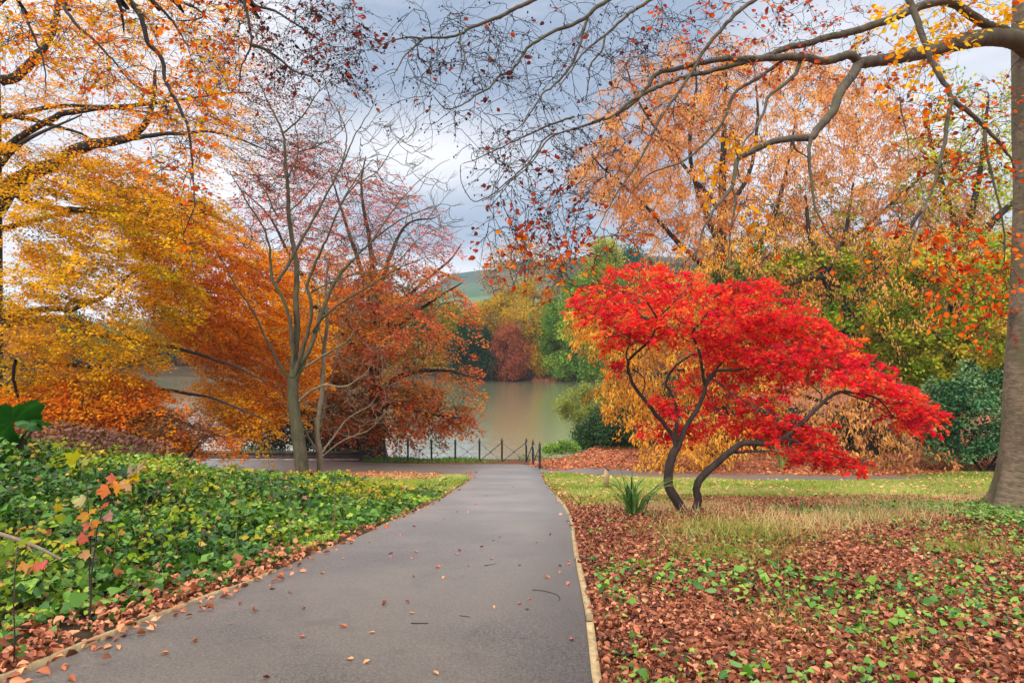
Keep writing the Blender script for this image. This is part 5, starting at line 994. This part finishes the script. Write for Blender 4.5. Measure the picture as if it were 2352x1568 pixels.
litter("lawn_leaves", "scattered pale fallen leaves on the lawns", 12000, (-9, 24, 12, 29), lambda x, y: (zone(LAWN_R, x, y, .5)+zone(LAWN_L, x, y, .5))*0.6*(~inpath(x, y, .05)), 0.05, 0.09, [(170,100,60),(210,150,100),(220,170,130)], 'diamond', 0.06)
litter("verge_leaves", "russet leaves gathered along both edges of the path", 38000, (-8, 2.5, 2.2, 25), lambda x, y: np.where(x < (xl(y)+xr(y))/2, np.exp(-((x-xl(y)+0.10)/np.interp(y, [3, 5, 8], [.42, .26, .12]))**2)*np.interp(y,[3,7,24],[1,.8,.35]), 0.35*np.exp(-((x-xr(y)-0.1)/0.10)**2)*(y > 7)), 0.04, 0.075, [(100,56,36),(160,88,56),(200,124,84),(220,154,112)], 'curl', 0.03)
litter("tree_foot_leaves", "brown leaf patch at the foot of the bare trees by the lakeside path", 16000, (-10.5, -2.5, 21.5, 25.6), lambda x, y: (~inpath(x, y, .02))*np.exp(-((x+5.5)/3.0)**2), 0.06, 0.10, [(150,84,60),(190,116,80),(206,140,100)], 'diamond', 0.05)
litter("bank_leaves", "brown fallen leaves mixed into the foot of the ivy bank at the bottom left", 26000, (-7, 0, 2.1, 7), lambda x, y: (x < xl(y)-0.03)*np.exp(-((xl(y)-x)/1.0)**2)*np.interp(y, [3, 7], [1, .4]), 0.035, 0.07, [(90,50,34),(150,84,56),(190,120,84),(214,150,110)], 'curl', 0.09)
# ivy leaves growing through the litter, denser toward the beech trunk
def ivr(x, y):
    f = 0.42*np.clip(0.6+1.2*noise2(x, y, 1.6, 61), 0, 1)*np.interp(y, [2, 5.5, 7.5, 12], [1, 0.8, .12, 0]); g = smooth((x-(3.4+0.25*(11.5-y)))/2.5)*np.interp(y, [5, 7, 11.5, 12.3], [0.25, .5, 1, 0])*np.clip(.7+noise2(x, y, 1.4, 62), .1, 1)
    return np.clip(f+g*0.75, 0, 1)*(x > xr(y)+0.12)*fov(x, y, .5)
x, y = rej(110000, 0.2, 11, 2.3, 12.4, ivr); N = len(x); near = y < 7
P = np.stack([x, y, zg(x, y)+0.03+rng.random(N)*np.where((x > 6) & (y > 8), 0.16, 0.05)], -1); nv = rv(N)*.5+(0, -.2, 1); sz = 0.038*np.exp(rng.normal(size=N)*.35)*np.interp(y, [3, 12], [.9, 1.25])
col = palette([(30,70,16),(62,108,26),(96,136,36),(134,164,52),(84,130,70)], rng.random(N)); mb = MB()
for k, tp in ((near, 'ivy'), (~near, 'diamond')):
    V, Fs, cc = leaves(P[k], rv(k.sum())*(1, 1, .3), nv[k], sz[k], col[k], tp); mb.add(V, *Fs, col=cc)
set_props(mb.build("ground_ivy", M_leafg), "green ivy and seedling leaves scattered through the brown litter on the right", "ground cover", kind='stuff')

# individual leaves and twigs lying on the path
fl = [(953,1330,1),(878,1395,1),(590,1403,0),(548,1393,1),(663,1363,0),(528,1436,0),(452,1475,0),(388,1504,2),(798,1443,0),(862,1456,2),(701,1466,3),(795,1520,2),(1008,1554,2),(1312,1470,3),(1208,1401,1),(1136,1402,2),(1218,1378,0),(1195,1388,3),(1264,1331,0),(1190,1303,1),(1017,1334,2),(1081,1303,2),(947,1287,3),(900,1283,0),(893,1275,1),(960,1270,2),(1045,1275,2),(1060,1267,0),(1102,1258,1),(1136,1244,1),(1145,1236,0),(1126,1285,2),(793,1285,2),(850,1248,2),(920,1232,3),(955,1212,1),(1020,1195,1),(1048,1178,1),(620,1560,1),(212,1500,0),(275,1497,2),(150,1545,0),(465,1388,2),(735,1320,0),(940,1390,1),(952,1412,2),(1075,1180,2),(1115,1140,0),(1180,1120,1),(1090,1160,0),(1010,1165,2),(1302,1348,3),(1290,1302,1),(1285,1320,0),(1235,1250,1),(1262,1232,1),(985,1245,0),(700,1400,0),(560,1310,2),(610,1300,0),(1304,1292,2),(1303,1300,0),(835,1530,2),(1000,1308,0)]
fc = [(190,96,54),(110,44,34),(206,136,88),(196,100,90)]
protos = []; seen = {}
for k, c_ in enumerate(fc):
    V, Fs, cc = leaves(np.zeros((1, 3)), np.array([[1., 0, 0]]), np.array([[0.1, 0.2, 1]]), np.array([1.0]), lin(np.array([c_], float)), 'curl'); V[:, 2] += 0.25*V[:, 0]**2; V[:, 2] -= V[:, 2].min()
    protos.append((V, Fs, cc))
meshes = []
desc = ['orange brown', 'dark wine brown', 'pale tan', 'pinkish red']
for j, (px, py, k) in enumerate(fl):
    p = G(px, py); a = zb(p[1]-.2); sl_ = math.atan2(zb(p[1]+.3)-zb(p[1]-.3), .6)
    if k not in seen:
        o = mk("fallen_leaf", *protos[k][:2], M_dead, None, protos[k][2]); seen[k] = o
    else: o = seen[k].copy(); sc.collection.objects.link(o)
    o.location = (p[0], p[1], zb(p[1])+0.014); s_ = rng.uniform(0.03, 0.05); o.scale = (s_, s_, s_*rng.uniform(.7, 1.5)); o.rotation_euler = (sl_, 0, rng.uniform(0, 6.28))
    zn = ['at the fork', 'in the far part', 'halfway along', 'in the near part', 'near the bottom edge'][int(np.searchsorted([1185, 1270, 1360, 1460], py))]
    f_ = (p[0]-xl(p[1]))/(xr(p[1])-xl(p[1])); sd = ['left edge', 'left of centre', 'centre', 'right of centre', 'right edge'][int(np.clip(f_*5, 0, 4))]
    set_props(o, f"{desc[k]} fallen leaf on the path, {sd}, {zn}", "fallen leaf", "fallen leaves lying on the path")
same = {}
for o in bpy.data.objects:
    if o.name.startswith('fallen_leaf'): same.setdefault(o['label'], []).append(o)
for lb, os_ in same.items():
    if len(os_) > 1:
        os_.sort(key=lambda o: o.location.y); nm = [['nearer of two', 'farther of two'], ['nearest of three', 'middle of three', 'farthest of three']][min(len(os_), 3)-2]
        for o, q_ in zip(os_, nm): o['label'] = f"{q_}: {lb}".replace(' fallen leaf on the path', ' leaf on path')
def twig(label, pts, r):
    P = np.array([G(*p)+(0, 0, 0.012+r) for p in pts]); P = catmull(P, 0.02) if len(P) > 2 else catmull(P, 0.05)
    P[:, 2] = zb(P[:, 1])+0.012+r; V, q = tubes(P, np.linspace(r, r*.6, len(P)), 5); set_props(mk("twig", V, [q], B_dark, None, None, True), label, "twig", "twigs lying on the path")
twig("short straight dark twig near the centre of the path", [(944,1436),(984,1436)], 0.004)
twig("curved thin twig near the right edge of the path", [(1222,1358),(1250,1361),(1278,1369),(1286,1378),(1283,1384)], 0.003)
twig("small dark twig right of the straight twig", [(1057,1418),(1080,1421)], 0.003)
twig("thin slanting twig in the middle distance of the path", [(1113,1302),(1140,1297)], 0.003)
twig("fine twig crossing the right timber edging", [(1352,1455),(1362,1468),(1370,1478)], 0.003)
# moss and dead fern fronds near the golden beech foot
x, y = rej(9000, -9.2, -6.3, 9.0, 13, lambda x, y: np.clip(.4+noise2(x, y, 1, 71), 0, 1)); N = len(x)
V, Fs, cc = leaves(np.stack([x, y, zg(x, y)+.3+rng.random(N)*.45], -1), rv(N)*(1, 1, .6), rv(N), rng.uniform(.04, .09, N), palette([(84,44,36),(120,70,56),(96,80,40)], rng.random(N)), 'diamond')
set_props(mk("withered_bracken", V, Fs, M_dead, None, cc), "withered purple brown bracken on the bank below the golden beech", "bracken", kind='stuff')

# ================================================================ AIR
hm = bpy.data.materials.new("haze_air"); hm.use_nodes = True; t = NT(hm.node_tree); t.n.clear()
pv_ = t.a('ShaderNodeVolumePrincipled', {'Color': (0.80, 0.88, 1.0, 1), 'Density': 0.0003, 'Anisotropy': 0.0}); o_ = t.n.new('ShaderNodeOutputMaterial'); t.l.new(pv_.outputs[0], o_.inputs['Volume'])
V, q = box((0, 735, 40), (910, 775, 60))
set_props(mk("haze", V, [q], hm), kind='stuff')
